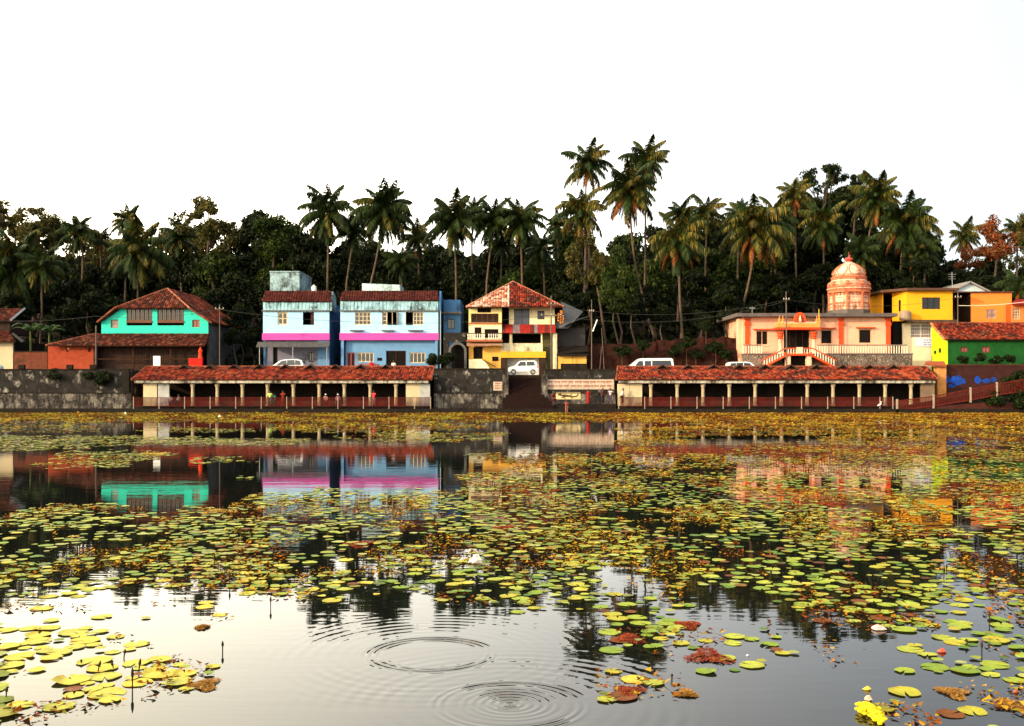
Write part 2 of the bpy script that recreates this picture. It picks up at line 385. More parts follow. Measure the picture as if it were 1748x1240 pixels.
# ------------------------------------------------------------------ staircase
MB().box(X(948, 108), X(1050, 108), 107.0, YW - .32, .421, .9).build('lower_terrace', M_ghat, w3)
st = thing('staircase', 'wide dark stone steps descending from the road to the water', 'stairs', (X(895, 108), 108, .42))
n = 22
for i in range(n):
    y0 = 106.4 + i * .26; z1 = .42 + (i + 1) * (3.68 / n)
    if i < 7: a, b = X(858 - (7 - i) * .0, 108), X(945 - i * 1.5, 108)
    else: a, b = X(863, 109) , X(929, 109)
    if i < 9: a += .0
    MB().box(a, b, y0, y0 + .262 if i < n - 1 else 112.3, z1 - 3.68 / n + .002 if i else .421, z1).build('step', surf('step_stone', (.018, .008, .007), .9, .5, 2, (.012, .008, .007), .6), st)
for i in range(n):   # solid fill below each step
    pass
m = MB()
for i in range(1, n): m.box(X(864, 109), X(928, 109), 106.45 + i * .26, 106.69 + i * .26, .421, .42 + i * (3.68 / n))
m.build('stair_core', M_ghat, st)
for px in (863, 929):
    MB().box(X(px, YW) - .35, X(px, YW) + .35, YW - .5, YW - .4, .42, Z(640, YW)).build('side_pier', M_stone2, st)

# ------------------------------------------------------------------ arcades
colm = MB().lathe([(.24, 0), (.24, .12), (.19, .2), (.18, .9), (.17, 1.5), (.2, 1.6), (.25, 1.68), (.25, 1.85)], (0, 0, 0), 8, math.pi / 8).mesh('column', surf('column_limewash', (.44, .36, .23), .85, .3, 2, (.2, .16, .1), .3), smooth=False)
YA = 107.6
def arcade(pl, pr, rl, rr_, cols, dorm, label, endL, endR, pal2):
    """pl/pr eave ends, rl/rr_ ridge ends in pixels"""
    t = thing('arcade_pavilion', label, 'pavilion', (X((pl + pr) / 2, YA), YA, .42))
    ye, yr = 106.9, 111.6
    ze, zr = Z(648, ye), Z(626.5, yr)
    EL, ER = Vector((X(pl, ye), ye, ze)), Vector((X(pr, ye), ye, ze)); RL, RR = Vector((X(rl, yr), yr, zr)), Vector((X(rr_, yr), yr, zr))
    rf = MB().slab([EL, ER, RR, RL], .12).build('roof', M_wood, t)
    tiles(rf, EL, ER, RL, RR, PAL_RED, pal2, th=.4)
    ridge_caps(rf, RL, RR); ridge_caps(rf, EL, RL); ridge_caps(rf, ER, RR)
    nrm = (ER - EL).cross(RL - EL).normalized()
    # eave board with peeling paint
    MB().box(EL.x + .25, ER.x - .25, ye + .1, ye + .16, ze - .40, ze - .13).build('fascia', surf('peeling_fascia', (.5, .46, .38), .85, .3, 3, (.05, .04, .03), .75, True), t)
    MB().box(EL.x + .7, ER.x - .7, YA - .15, YA + .2, ze - .46, ze - .13).build('beam', M_wood, t)
    zb = .42
    MB().box(EL.x + .3, ER.x - .3, YA - .55, 111.3, zb, .66).build('floor_slab', M_ghat, t)
    MB().box(EL.x + .4, ER.x - .4, 110.9, 111.3, .66, ze + 1.25).build('back_wall', surf('shade_dark_wall', (.018, .012, .009), .9, .5, .8), t)  # shade inside the arcade is put into the near-black back wall
    zt = ze - .465
    for px in cols:
        h = zt - .66; inst('column', colm, t, (X(px, YA), YA, .66), sc=(1, 1, h / 1.85))
    for (a, b, mt) in endL + endR:
        MB().box(X(a, YA), X(b, YA), YA - .06, YA + .2, .66, zt).build('end_wall', mt, t)
    for s, px in ((1, pl + 20 if rl > pl + 10 else pl + 6), (-1, pr - 6)):
        x = X(px, YA); MB().prism([(x - .1, .66), (x + .1, .66), (x + .1, zt), (x - .1, zt)], YA + .21, 110.88).build('side_wall', M_white, t)
    # low dwarf wall inside the columns
    MB().box(EL.x + 1, ER.x - 1, YA + .35, YA + .5, .661, 1.25).build('bench', surf('bench_red', (.09, .025, .02), .85, .4), t)
    for px in dorm:
        yd = 110.55; k = (yd - ye) / (yr - ye); zc = ze + (zr - ze) * k + .02; x = X(px, yd)
        d = MB().prism([(x - .72, zc), (x + .72, zc), (x, zc + .5)], yd, yd + .9).build('vent_dormer', M_black, t)
        mm = MB()
        for sg in (-1, 1):
            a = Vector((x + sg * .95, yd - .22, zc - .06)); b = Vector((x, yd - .22, zc + .56)); c = Vector((x, yd + .9, zc + .56)); e = Vector((x + sg * .95, yd + .9, zc - .06))
            mm.slab([a, b, c, e], .09)
        mm.build('dormer_roof', surf('dormer_tile', (.1, .045, .03), .9, .6, 4, (.03, .02, .015), .5), d)
    return t
dL = [315, 359, 400, 443, 487, 530, 573, 616, 659]; dR = [1131, 1175, 1218, 1262, 1306, 1350, 1393, 1438, 1484, 1525]
M_greyw = surf('grey_whitewash', (.42, .43, .42), .85, .3, 1.5, (.12, .12, .12), .4, True)
arcade(225, 736, 250, 742, [329, 371, 414, 457, 501, 545, 588, 632, 676], dL, 'long open arcade with bright red tiled roof left of the shore steps',
       [(246, 268, M_white), (270, 289, M_greyw)], [(693, 716, M_white), (716, 734, M_greyw)], PAL_RED[3:5] + PAL_RED[:2])
arcade(1052, 1601, 1055, 1582, [1111, 1156, 1200, 1245, 1289, 1334, 1378, 1422, 1467, 1511, 1555], dR, 'long open arcade with darker red tiled roof below the temple',
       [(1055, 1074, M_white), (1074.5, 1096, M_white)], [(1572, 1594, surf('brown_plaster', (.22, .15, .1), .9, .4))], PAL_DARK)
def railing(px0, px1, step, label, y=106.35, first=None):
    t = thing('railing', label, 'railing', (X((px0 + px1) / 2, y), y, .42))
    zt, zb = Z(678.5, y), Z(694, y)
    px = px0; xs_ = []
    while px < px1 - 4: xs_.append(px); px += step
    xs_.append(px1)
    for i, p in enumerate(xs_):
        MB().box(X(p, y) - .04, X(p, y) + .04, y - .05, y + .03, .42, zt + .06).build('post', surf('post_cream', (.32, .26, .2), .8, .2), t)
        if i:
            a, b = X(xs_[i - 1], y) + .045, X(p, y) - .045
            m = MB(); m.box(a, b, y - .02, y + .005, zt - .05, zt + .0); m.box(a, b, y - .02, y + .005, zb, zb + .06)
            nb = int((b - a) / .12)
            for k in range(1, nb):
                xx = a + (b - a) * k / nb; m.box(xx - .036, xx + .036, y - .012, y - .002, zb + .06, zt - .05)
            m.build('bar_panel', M_sky_red, t)
    return t
railing(228, 735, 43.6, 'dark red painted railing along the left arcade')
railing(1056, 1524, 44.6, 'dark red painted railing along the right arcade')

# ------------------------------------------------------------------ buildings
def body(parent, x0, x1, y0, y1, z0, z1, mat, left=True, right=True, backm=None, roofm=None):
    """side walls, dark back wall and slab behind a front facade"""
    if left: MB().box(x0, x0 + .25, y0 + .003, y1, z0, z1).build('side_wall', mat, parent)
    if right: MB().box(x1 - .25, x1, y0 + .003, y1, z0, z1).build('side_wall', mat, parent)
    MB().box(x0 + .25, x1 - .25, y1 - .25, y1, z0, z1).build('back_wall', backm or mat, parent)
    MB().box(x0 + .25, x1 - .25, y0 + .01, y1 - .25, z1 - .15, z1 - .003).build('roof_slab', roofm or M_ghat, parent)

# --- teal house
Y = 119.0
M_teal = surf('teal_paint', (.04, .66, .50), .75, .14, .8, (.02, .25, .2), .22, True)
M_brownw = surf('dark_board', (.05, .028, .022), .9, .4, 2, BLK, .4, True)
th_ = thing('teal_house', 'house with bright teal upper storey and brown hipped tile roof', 'house', (X(260, Y), Y, ROAD))
xl, xr = X(173, Y), X(355.5, Y); yb = 133.5
holes = [hole(189, 202, 543, 560, Y), hole(216, 260, 527, 556, Y), hole(268.5, 314, 527, 556, Y), hole(328, 341, 542, 559, Y)]
zt = Z(527, Y)
# wall: middle block and two sloped shoulders
facade(th_, 'wall', M_teal, X(205, Y), X(325, Y), Z(572, Y), zt, Y, .25, holes[1:3])
for (a, b, hh, fl) in ((173, 205, holes[0], 1), (325, 355.5, holes[3], -1)):
    facade(th_, 'wall', M_teal, X(a, Y), X(b, Y), Z(572, Y), Z(546, Y) if 0 else Z(546.0, Y) , Y, .25, [(hh[0], hh[1], hh[2], Z(546.0, Y) + 0)] if 0 else [(hh[0], hh[1], hh[2], Z(546, Y) - .001)] if hh[3] > Z(546, Y) else [hh])
    m = MB(); ax, bx = X(a, Y), X(b, Y); z0, z1 = Z(546, Y), zt
    tri = [(ax, z0), (bx, z0), (bx, z1)] if fl > 0 else [(ax, z0), (bx, z0), (ax, z1)]
    m.prism(tri, Y, Y + .25); m.build('gable_shoulder', M_teal, th_)
window(th_, (holes[0][0], holes[0][1], holes[0][2], Z(546, Y)), Y, surf('shutter_brown', (.25, .14, .09), .8, .3), plain('pane_pale', (.25, .2, .16), .3), 1, 2)
window(th_, (holes[3][0], holes[3][1], holes[3][2], Z(546, Y)), Y, MATS['shutter_brown'], plain('pane_curtain', (.28, .12, .1), .7), 2, 1)
for h in holes[1:3]:
    zm = Z(547.5, Y); M_lat = surf('lattice_wood', (.16, .085, .055), .85, .3)
    window(th_, (h[0], h[1], zm, h[3]), Y, M_lat, M_glass, 6, 1, t=.09, bars=14, name='lattice_window')
    MB().box(h[0] + .02, h[1] - .02, Y - .12, Y + .1, zm - .28, zm - .01).build('sill_board', M_lat, th_)
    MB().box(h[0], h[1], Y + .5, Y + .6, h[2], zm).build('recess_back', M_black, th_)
body(th_, xl, xr, Y + .25, yb, ROAD, Z(549, Y), surf('grey_plaster_side', (.13, .12, .115), .9, .4, 1, (.04, .035, .03), .5, True), backm=M_ghat)
# roof: ridge along Y with clipped front gable
apx = Vector((X(286, Y - .4 + 3), Y + 2.6, Z(493, Y + 2.6))); bk = Vector((apx.x, yb + .6, apx.z))
eF = Vector((X(196, Y - .7), Y - .7, Z(526, Y - .7))); eG = Vector((X(323, Y - .7), Y - .7, Z(526, Y - .7)))
eL = Vector((X(166, Y - .5), Y - .5, Z(550, Y - .5))); eR = Vector((X(361, Y - .5), Y - .5, Z(551, Y - .5)))
eLb = Vector((eL.x, yb + .6, eL.z)); eRb = Vector((eR.x, yb + .6, eR.z))
rf = MB().slab([eF, eG, apx], .12).build('roof', M_wood, th_)
tiles(rf, eF, eG, apx - Vector((.05, 0, 0)), apx + Vector((.05, 0, 0)), PAL_DARK, None)
MB().slab([eR, eRb, bk, apx, eG], .12).build('roof_underside', M_wood, rf)
MB().slab([eL, eLb, bk, apx, eF], .12).build('roof_underside', M_wood, rf)
tiles(rf, eR + Vector((0, 0, .03)), eRb + Vector((0, 0, .03)), apx + Vector((0, 0, .03)), bk + Vector((0, 0, .03)), PAL_DARK, PAL_RED, th=.45, tw=.35)
tiles(rf, eL + Vector((0, 0, .03)), eLb + Vector((0, 0, .03)), apx + Vector((0, 0, .03)), bk + Vector((0, 0, .03)), PAL_DARK, None, th=.45, tw=.35)
ridge_caps(rf, apx, eG, (.4, .15, .09)); ridge_caps(rf, apx, eF); ridge_caps(rf, eG, eR); ridge_caps(rf, eF, eL)
# lower lean-to roof
ye = Y - 3.2; yt = Y - .02
EL, ER, RL, RR = P(78, 590, ye), P(350, 590, ye), P(164, 567, yt), P(358, 570, yt)
RL.z = RR.z
rf2 = MB().slab([EL, ER, RR, RL], .12).build('lower_roof', M_wood, th_)
tiles(rf2, EL, ER, RL, RR, PAL_DARK, None); ridge_caps(rf2, EL, RL)
M_brick = surf('orange_laterite', (.34, .06, .028), .9, .3, 2, (.2, .06, .03), .4, fine=(.28, .06, .03))
yf = Y - 2.3
facade(th_, 'brick_wall', M_brick, X(82, yf), X(160, yf), ROAD, Z(591.5, yf), yf, .3, [hole(113, 118, 594, 601, yf), hole(150, 155, 594, 601, yf)])
MB().box(X(82, yf) + .3, X(160, yf), yf + .9, yf + 1, ROAD, Z(592, yf)).build('niche_back', surf('niche_pale', (.6, .3, .16), .9), th_)
MB().box(X(160, yf) + .01, X(166, yf), yf - .12, yf + .25, ROAD, Z(570, yf) * 0 + Z(592, yf)).build('corner_post', M_wood, th_)
yv = yf + 1
facade(th_, 'boarded_wall', M_brownw, X(166, yv), X(345, yv), ROAD, Z(590, yv) - .1, yv, .1)
for i in range(44):
    x = X(168 + i * 4, yv); MB().box(x, x + .2, yv - .035, yv - .003, Z(618, yv), Z(592, yv)).build('board', M_brownw, th_)
for px in (226, 290): MB().box(X(px, yf), X(px, yf) + .16, yf, yf + .16, ROAD, Z(592, yf)).build('veranda_post', M_wood, th_)
MB().box(X(166, yf), X(345, yf), yf, yf + .08, Z(614, yf), Z(612.5, yf)).build('veranda_rail', M_wood, th_)
t = thing('painted_shrine', 'bright red masonry block with upright figure post beside the teal house', 'shrine', (X(333, 114.6), 114.6, ROAD))
mr_ = surf('bright_red_paint', (.7, .02, .012), .7, .2)
MB().box(X(322, 114.6), X(345, 114.6), 114.6, 115.1, ROAD, Z(612, 114.6)).build('base_block', mr_, t, bevel=.03)
MB().lathe([(.3, 0), (.24, .2), (.2, .7), (.28, .8), (.22, .95), (.14, 1.05), (.1, 1.2), (.03, 1.3)], (X(341, 114.6), 114.85, Z(612, 114.6)), 10).build('figure_post', surf('orange_red', (.75, .06, .02), .7), t)
t = thing('signboard', 'small blank white board standing before the teal house veranda', 'board', (X(267, 113.2), 113.2, ROAD))
MB().box(X(261.5, 113.2), X(273.5, 113.2), 113.2, 113.24, Z(625, 113.2), Z(608, 113.2)).build('panel', M_whitepaint, t)
for px in (263, 272): MB().box(X(px, 113.2) - .02, X(px, 113.2) + .02, 113.25, 113.29, ROAD, Z(610, 113.2)).build('leg', M_metal, t)

# --- far-left house
Y = 118.0
t = thing('old_house', 'small cream house with dark tiled roofs at the left edge', 'house', (X(-20, Y), Y, ROAD))
facade(t, 'wall', M_white, X(-80, Y), X(22, Y), ROAD, Z(583, Y), Y, .25, [hole(-20, -8, 592, 606, Y)])
window(t, hole(-20, -8, 592, 606, Y), Y, M_wood)
body(t, X(-80, Y), X(22, Y), Y + .25, Y + 8, ROAD, Z(583, Y), M_ghat, backm=M_ghat)
EL, ER, RL, RR = P(-90, 583, Y - 1), P(27, 583, Y - 1), P(-80, 565, Y + 2), P(14, 566, Y + 2); RL.z = RR.z
rf = MB().slab([EL, ER, RR, RL], .1).build('lower_roof', M_wood, t); tiles(rf, EL, ER, RL, RR, PAL_DARK)
EL, ER, RL, RR = P(-90, 547, Y + 1.6), P(18, 547, Y + 1.6), P(-80, 527, Y + 5), P(42, 527, Y + 5); RL.z = RR.z
MB().box(X(-75, Y + 2.2), X(16, Y + 2.2), Y + 2.3, Y + 7.9, Z(570, Y + 2.3), Z(545, Y + 2.3)).build('upper_wall', M_brownw, t)
rf = MB().slab([EL, ER, RR, RL], .1).build('upper_roof', M_wood, t); tiles(rf, EL, ER, RL, RR, PAL_DARK)
MB().tube([ER, RR], .16, 4).build('bargeboard', surf('grey_barge', (.42, .42, .44), .7), t)
MB().slab([P(20, 569, Y - .3), P(23, 568, Y + .6), P(42, 582, Y - .6), P(38, 584, Y - 1.3)], .04).build('metal_flashing', surf('dull_flashing', (.09, .09, .1), .8), t)
t = thing('garden_wall', 'low reddish laterite wall between the small house and the orange wall', 'wall', (X(50, 117.5), 117.5, ROAD))
MB().box(X(24, 117.5), X(81, 117.5), 117.5, 117.9, ROAD, Z(601, 117.5)).build('wall_body', surf('laterite', (.16, .05, .03), .95, .4, 2, (.05, .03, .02), .5), t)
MB().box(X(24, 117.5), X(81, 117.5), 117.42, 117.98, Z(601, 117.5) + .003, Z(600, 117.5) + .03).build('coping', M_ghat, t)

# --- blue houses
M_blue = surf('pale_blue_paint', (.38, .66, .90), .8, .14, .7, (.14, .26, .36), .22, True)
M_blued = surf('stained_blue_parapet', (.36, .62, .72), .85, .3, 1, (.03, .035, .04), .6, True)
M_blueside = surf('shaded_blue_side', (.06, .17, .36), .85, .3, 1, (.03, .05, .09), .5, True)  # shaded copy of the pale blue: shade of the sides put into colour
M_pink = surf('magenta_paint', (.56, .08, .38), .75, .08, .8)
M_blueg = surf('lower_blue_paint', (.14, .30, .52), .8, .15, 1, (.1, .15, .2), .2, True)
M_tank = surf('stained_tank', (.35, .52, .58), .85, .3, 1, (.05, .06, .065), .7, True)
M_asb = surf('grey_sheet', (.1, .1, .1), .9, .4, 2)
def ribs(mat, parent, x0, x1, y, z0, z1, name='parapet_rib'):
    n = int((x1 - x0) / .42)
    for i in range(n):
        x = x0 + (x1 - x0) * (i + .5) / n; MB().box(x - .06, x + .06, y - .045, y - .003, z0, z1).build(name, mat, parent)
def mansard(t, px0, px1, Y, py0, py1, pym):
    ye, yr = Y - .25, Y + .8
    EL, ER, RL, RR = P(px0, py1, ye), P(px1, py1, ye), P(px0 + 6, py0, yr), P(px1 - 1, py0, yr)
    rf = MB().slab([EL, ER, RR, RL], .1).build('roof', M_wood, t)
    tiles(rf, EL, ER, RL, RR, [(.07, .016, .014), (.05, .012, .011), (.09, .022, .016)], None, tw=.3, th=.3)
Y = 120.0
b1 = thing('blue_house', 'pale blue two storey house with magenta band and grey awning', 'house', (X(505, Y), Y, ROAD))
hs = [hole(474, 491, 533, 555, Y), hole(517, 536, 533, 555, Y)]
facade(b1, 'wall', M_blue, X(449, Y), X(562, Y), Z(569, Y), Z(531, Y), Y, .25, hs)
window(b1, hs[0], Y, M_creamframe, M_glass, 2, 2, t=.16, label='closed cream framed window with four panes')
w = window(b1, hs[1], Y, M_wood, M_glass, 1, 1, t=.05, pane=False, label='open dark window'); MB().box(hs[1][0] + .9, hs[1][1] - .1, Y + .2, Y + .25, hs[1][2] + .1, hs[1][3] - .1).build('shutter', M_wood, w)
MB().box(X(448, Y), X(563, Y), Y - .22, Y + .25, Z(581, Y), Z(569, Y) - .003).build('pink_band', M_pink, b1)
MB().box(X(447, Y), X(563, Y), Y - .3, Y + .3, Z(532, Y) + .03, Z(530, Y)).build('ledge', surf('dark_ledge', (.16, .14, .12), .9, .4, 2), b1)
MB().box(X(449, Y), X(562, Y), Y, Y + .25, Z(530, Y) + .003, Z(515, Y)).build('parapet', M_blued, b1)
ribs(M_blued, b1, X(450, Y), X(561, Y), Y, Z(529, Y), Z(516, Y)); mansard(b1, 447, 566, Y, 497, 515, 0)
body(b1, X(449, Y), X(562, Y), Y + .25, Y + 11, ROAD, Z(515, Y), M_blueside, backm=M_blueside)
MB().prism([(0, 0)], 0, 1) if 0 else None
xx = X(563, Y)
gb = MB(); gb.add([(xx + .02, Y - .1, Z(531, Y)), (xx + .02, Y + 3, Z(531, Y)), (xx + .02, Y + 3, Z(505, Y)), (xx + .02, Y + .9, Z(496.5, Y)), (xx + .02, Y - .1, Z(515, Y)),
    (xx + .25, Y - .1, Z(531, Y)), (xx + .25, Y + 3, Z(531, Y)), (xx + .25, Y + 3, Z(505, Y)), (xx + .25, Y + .9, Z(496.5, Y)), (xx + .25, Y - .1, Z(515, Y))],
    [(0, 1, 2, 3, 4), (9, 8, 7, 6, 5), (0, 4, 9, 5), (4, 3, 8, 9), (3, 2, 7, 8), (2, 1, 6, 7), (1, 0, 5, 6)]); gb.build('gable_end', M_tank, b1)
# awning of corrugated sheets
yaw = Y - 2.6
for i in range(9):
    a, b = 437 + i * 13.8, 437 + (i + 1) * 13.8
    MB().slab([P(a, 592.5, yaw), P(b - .4, 592.5, yaw), P(b - .4 + 3, 584, Y - .3), P(a + 3, 584, Y - .3)], .04).build('awning_sheet', M_asb, b1)
for px in (443, 500, 558): MB().tube([(X(px, yaw + .2), yaw + .2, ROAD), (X(px, yaw + .2), yaw + .2, Z(592, yaw))], .05, 6).build('awning_post', M_metal, b1)
hs = [hole(527, 536, 602, 618, Y + .4), hole(466, 474, 592, 630, Y + .4)]
facade(b1, 'ground_wall', surf('mauve_wall', (.2, .2, .28), .85, .2, 1, (.06, .06, .08), .3), X(449, Y), X(542, Y), ROAD, Z(582, Y), Y + .4, .2, hs)
window(b1, hs[0], Y + .4, M_wood, nx=2)
window(b1, hs[1], Y + .4, surf('green_door', (.03, .08, .05), .7), M_black, 1, 1, name='door')
MB().box(X(542, Y), X(562, Y), Y + .1, Y + .6, ROAD, Z(581, Y) - .003).build('ground_wall', M_blueg, b1)
yt_ = Y + 3
tk = MB().box(X(461, yt_), X(511, yt_), yt_, yt_ + 7.5, Z(515, Y), Z(465, yt_)).build('roof_room', M_tank, b1)
MB().box(X(460, yt_), X(512, yt_), yt_ - .1, yt_ + 7.6, Z(465, yt_) + .003, Z(464, yt_) + .06).build('roof_coping', M_tank, b1)
MB().lathe([(.3, 0), (.3, .75), (.12, .85), (.12, .95)], (X(536, Y + 1.6), Y + 1.6, Z(500, Y + 1.6)), 10).build('water_drum', M_whitepaint, b1)

Y = 119.5
b2 = thing('blue_house', 'wider pale blue house with magenta band and three cream framed windows', 'house', (X(665, Y), Y, ROAD))
hs = [hole(606, 633, 533, 555, Y), hole(652, 679, 533, 555, Y), hole(693, 723, 533, 555, Y)]
facade(b2, 'wall', M_blue, X(581, Y), X(748, Y), Z(569, Y), Z(531, Y), Y, .25, hs)
window(b2, hs[0], Y, M_creamframe, M_glass, 4, 3, t=.11, label='closed four leaf window')
x0, x1, z0, z1 = hs[1]; window(b2, (x0, x0 + .62, z0, z1), Y, M_creamframe, M_glass, 1, 3, t=.11); window(b2, (x0 + .62, x1, z0, z1), Y, M_wood, M_glass, 2, 1, t=.05, pane=False)
for k in (.62, 1.25, 1.82): MB().box(x0 + k, x0 + k + .05, Y - .35, Y + .07, z0 + .05, z1 - .05).build('open_shutter', M_creamframe, b2)
x0, x1, z0, z1 = hs[2]; window(b2, (x0 + .85, x1, z0, z1), Y, M_creamframe, M_glass, 3, 3, t=.11); window(b2, (x0, x0 + .85, z0, z1), Y, M_wood, M_glass, 1, 1, t=.05, pane=False)
MB().box(x0 - .03, x0 + .02, Y - .4, Y - .01, z0 + .05, z1 - .05).build('open_shutter', M_creamframe, b2)
for a, b in ((598, 621), (652, 673), (697, 722)):
    MB().box(X(a, Y), X(b, Y), Y - .5, Y - .003, Z(565.5, Y), Z(564, Y)).build('sunshade', surf('dark_ledge', (.16, .14, .12), .9, .4, 2), b2)
MB().box(X(580, Y), X(749, Y), Y - .22, Y + .25, Z(581, Y), Z(569, Y) - .003).build('pink_band', M_pink, b2)
MB().box(X(580, Y), X(748, Y), Y - .3, Y + .3, Z(532, Y) + .03, Z(530, Y)).build('ledge', MATS['dark_ledge'], b2)
MB().box(X(581, Y), X(748, Y), Y, Y + .25, Z(530, Y) + .003, Z(513, Y)).build('parapet', M_blued, b2)
ribs(M_blued, b2, X(582, Y), X(747, Y), Y, Z(529, Y), Z(514, Y)); mansard(b2, 580, 749, Y, 497, 513, 0)
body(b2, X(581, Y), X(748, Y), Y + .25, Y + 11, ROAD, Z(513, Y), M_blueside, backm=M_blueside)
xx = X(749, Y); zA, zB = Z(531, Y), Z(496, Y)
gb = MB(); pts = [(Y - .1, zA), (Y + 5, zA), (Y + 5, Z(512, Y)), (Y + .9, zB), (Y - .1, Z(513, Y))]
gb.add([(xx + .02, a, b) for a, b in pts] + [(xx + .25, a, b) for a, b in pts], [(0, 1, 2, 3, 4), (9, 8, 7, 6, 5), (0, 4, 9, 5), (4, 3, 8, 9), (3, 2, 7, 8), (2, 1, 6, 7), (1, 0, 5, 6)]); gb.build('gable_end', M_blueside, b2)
yg = Y + .5
hs = [hole(592, 606, 602, 626, yg), hole(610, 638, 602, 618, yg), hole(659, 693, 599, 640, yg), hole(699, 726, 602, 620, yg)]
facade(b2, 'ground_wall', M_blueg, X(590, yg), X(745, yg), ROAD, Z(581, Y) - .003, yg, .25, hs)
window(b2, hs[0], yg, surf('pink_grille', (.5, .16, .16), .8), M_black, 2, 1, t=.1, bars=6, name='door', label='pink barred door')
window(b2, hs[1], yg, M_creamframe, M_glass, 4, 1, t=.1); window(b2, hs[3], yg, M_creamframe, M_glass, 4, 1, t=.1)
window(b2, hs[2], yg, M_wood, M_black, 2, 1, t=.1, name='door', label='dark wide door')
MB().box(X(644, yg), X(652, yg), yg - .05, yg - .003, Z(616, yg), Z(611, yg)).build('plaque', M_black, b2)
for px in (585, 745): MB().box(X(px - 2, Y), X(px + 2, Y), Y - .1, Y + .3, ROAD, Z(581, Y) - .003).build('corner_column', M_blueg, b2)
yt_ = Y + 3.5
MB().add([P(618, 498, yt_), P(683, 499, yt_), P(683, 486.5, yt_), P(618, 484, yt_)] + [P(618, 498, yt_) + Vector((0, 4, 0)), P(683, 499, yt_) + Vector((0, 4, 0)), P(683, 486.5, yt_) + Vector((0, 4, 0)), P(618, 484, yt_) + Vector((0, 4, 0))],
    [(0, 1, 2, 3), (7, 6, 5, 4), (0, 4, 5, 1), (1, 5, 6, 2), (2, 6, 7, 3), (3, 7, 4, 0)]).build('water_tank', surf('tank_white', (.52, .7, .72), .85, .2, 1, (.06, .08, .08), .5, True), b2)
MB().box(X(618, yt_) + .1, X(683, yt_) - .1, yt_ + .1, yt_ + 3.9, Z(513, Y) - .5, Z(498, yt_)).build('tank_base', M_tank, b2)
# extension and arch
Y = 121.5
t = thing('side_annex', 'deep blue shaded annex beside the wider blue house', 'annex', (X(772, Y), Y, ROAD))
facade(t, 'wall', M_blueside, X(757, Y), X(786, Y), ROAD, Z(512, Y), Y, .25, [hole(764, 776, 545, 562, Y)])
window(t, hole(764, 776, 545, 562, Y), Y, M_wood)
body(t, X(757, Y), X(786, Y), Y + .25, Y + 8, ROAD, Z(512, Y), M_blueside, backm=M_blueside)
MB().box(X(755, Y), X(788, Y), Y - .5, Y - .003, Z(536, Y), Z(533, Y)).build('ledge', MATS['dark_ledge'], t)
MB().tube([(X(752, 119.2), 119.2, ROAD), (X(752, 119.2), 119.2, Z(531, 119.2))], .06, 6).build('drain_pipe', surf('pipe_blue', (.3, .42, .5), .6), t)
Y = 117.5
t = thing('stone_gateway', 'dark stone arched gateway between the blue and yellow houses', 'gateway', (X(780, Y), Y, ROAD))
ax, rr0 = X(781, Y), (X(793, Y) - X(770, Y)) / 2
arc = [(ax + rr0 * 1.0 * math.cos(a), Z(600, Y) + rr0 * 1.0 * math.sin(a)) for a in [math.pi * k / 10 for k in range(11)]]
out = [(ax + rr0 * 1.35 * math.cos(a), Z(600, Y) + rr0 * 1.35 * math.sin(a)) for a in [math.pi * k / 10 for k in range(11)]]
m = MB()
for i in range(10): m.prism([arc[i], out[i], out[i + 1], arc[i + 1]][::-1], Y - .1, Y + .5)
m.box(arc[0][0], out[0][0], Y - .1, Y + .5, ROAD, arc[0][1]); m.box(out[-1][0], arc[-1][0], Y - .1, Y + .5, ROAD, arc[0][1]); m.build('arch_ring', surf('grey_arch', (.12, .115, .11), .9, .3), t)
MB().box(X(757, Y), out[-1][0] - .003, Y, Y + .4, ROAD, Z(584, Y)).build('flank_wall', M_stone, t); MB().box(X(757, Y), X(796, Y), Y + .01, Y + .4, Z(584, Y) + .003, Z(568, Y)).build('upper_wall', M_stone, t)
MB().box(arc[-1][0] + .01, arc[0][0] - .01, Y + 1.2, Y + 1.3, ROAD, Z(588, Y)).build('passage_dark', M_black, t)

# --- yellow house in the middle
Y = 118.0
M_pyel = surf('pale_yellow_paint', (.84, .68, .30), .8, .14, .9, (.3, .2, .08), .32, True)
M_yel2 = surf('amber_paint', (.8, .44, .09), .8, .15, 1, (.3, .14, .04), .3, True)
M_byel = surf('bright_yellow_band', (.78, .40, .035), .8, .1, 1, (.3, .2, .05), .2)
M_pale = surf('pale_cream_paint', (.84, .76, .48), .8, .12, 1, (.3, .26, .15), .25, True)
y1 = thing('yellow_house', 'three storey yellow house with hipped rusty tile roof behind the small white car', 'house', (X(875, Y), Y, ROAD))
hs = [hole(815, 838, 526, 534, Y), hole(804, 851, 535.5, 551, Y)]
facade(y1, 'wall', M_pyel, X(800, Y), X(856.5, Y), Z(556, Y), Z(524.5, Y), Y, .25, hs)
window(y1, hs[0], Y, M_wood, M_black, 3)
window(y1, hs[1], Y, surf('brown_jali', (.14, .07, .05), .85), M_black, 5, 1, t=.05, bars=30, name='lattice_window')
MB().box(X(799, Y), X(857, Y), Y - .18, Y - .003, Z(553, Y), Z(551.3, Y)).build('red_ledge', surf('rust_ledge', (.4, .12, .06), .8), y1)
hs = [hole(810, 822, 559, 577, Y), hole(827, 851, 562, 577, Y)]
facade(y1, 'wall', M_pale, X(800, Y), X(856.5, Y), Z(583, Y), Z(556.1, Y), Y + .02, .23, hs)
for h in hs: window(y1, h, Y, M_wood, M_black, 2)
MB().box(X(797, Y), X(858, Y), Y - 1.1, Y - .003, Z(584, Y), Z(581, Y)).build('balcony_slab', surf('rust_ledge', (.4, .12, .06), .8), y1)
MB().box(X(797, Y), X(858, Y), Y - 1.15, Y - 1.02, Z(571, Y), Z(569.5, Y)).build('balcony_rail', M_wood, y1)
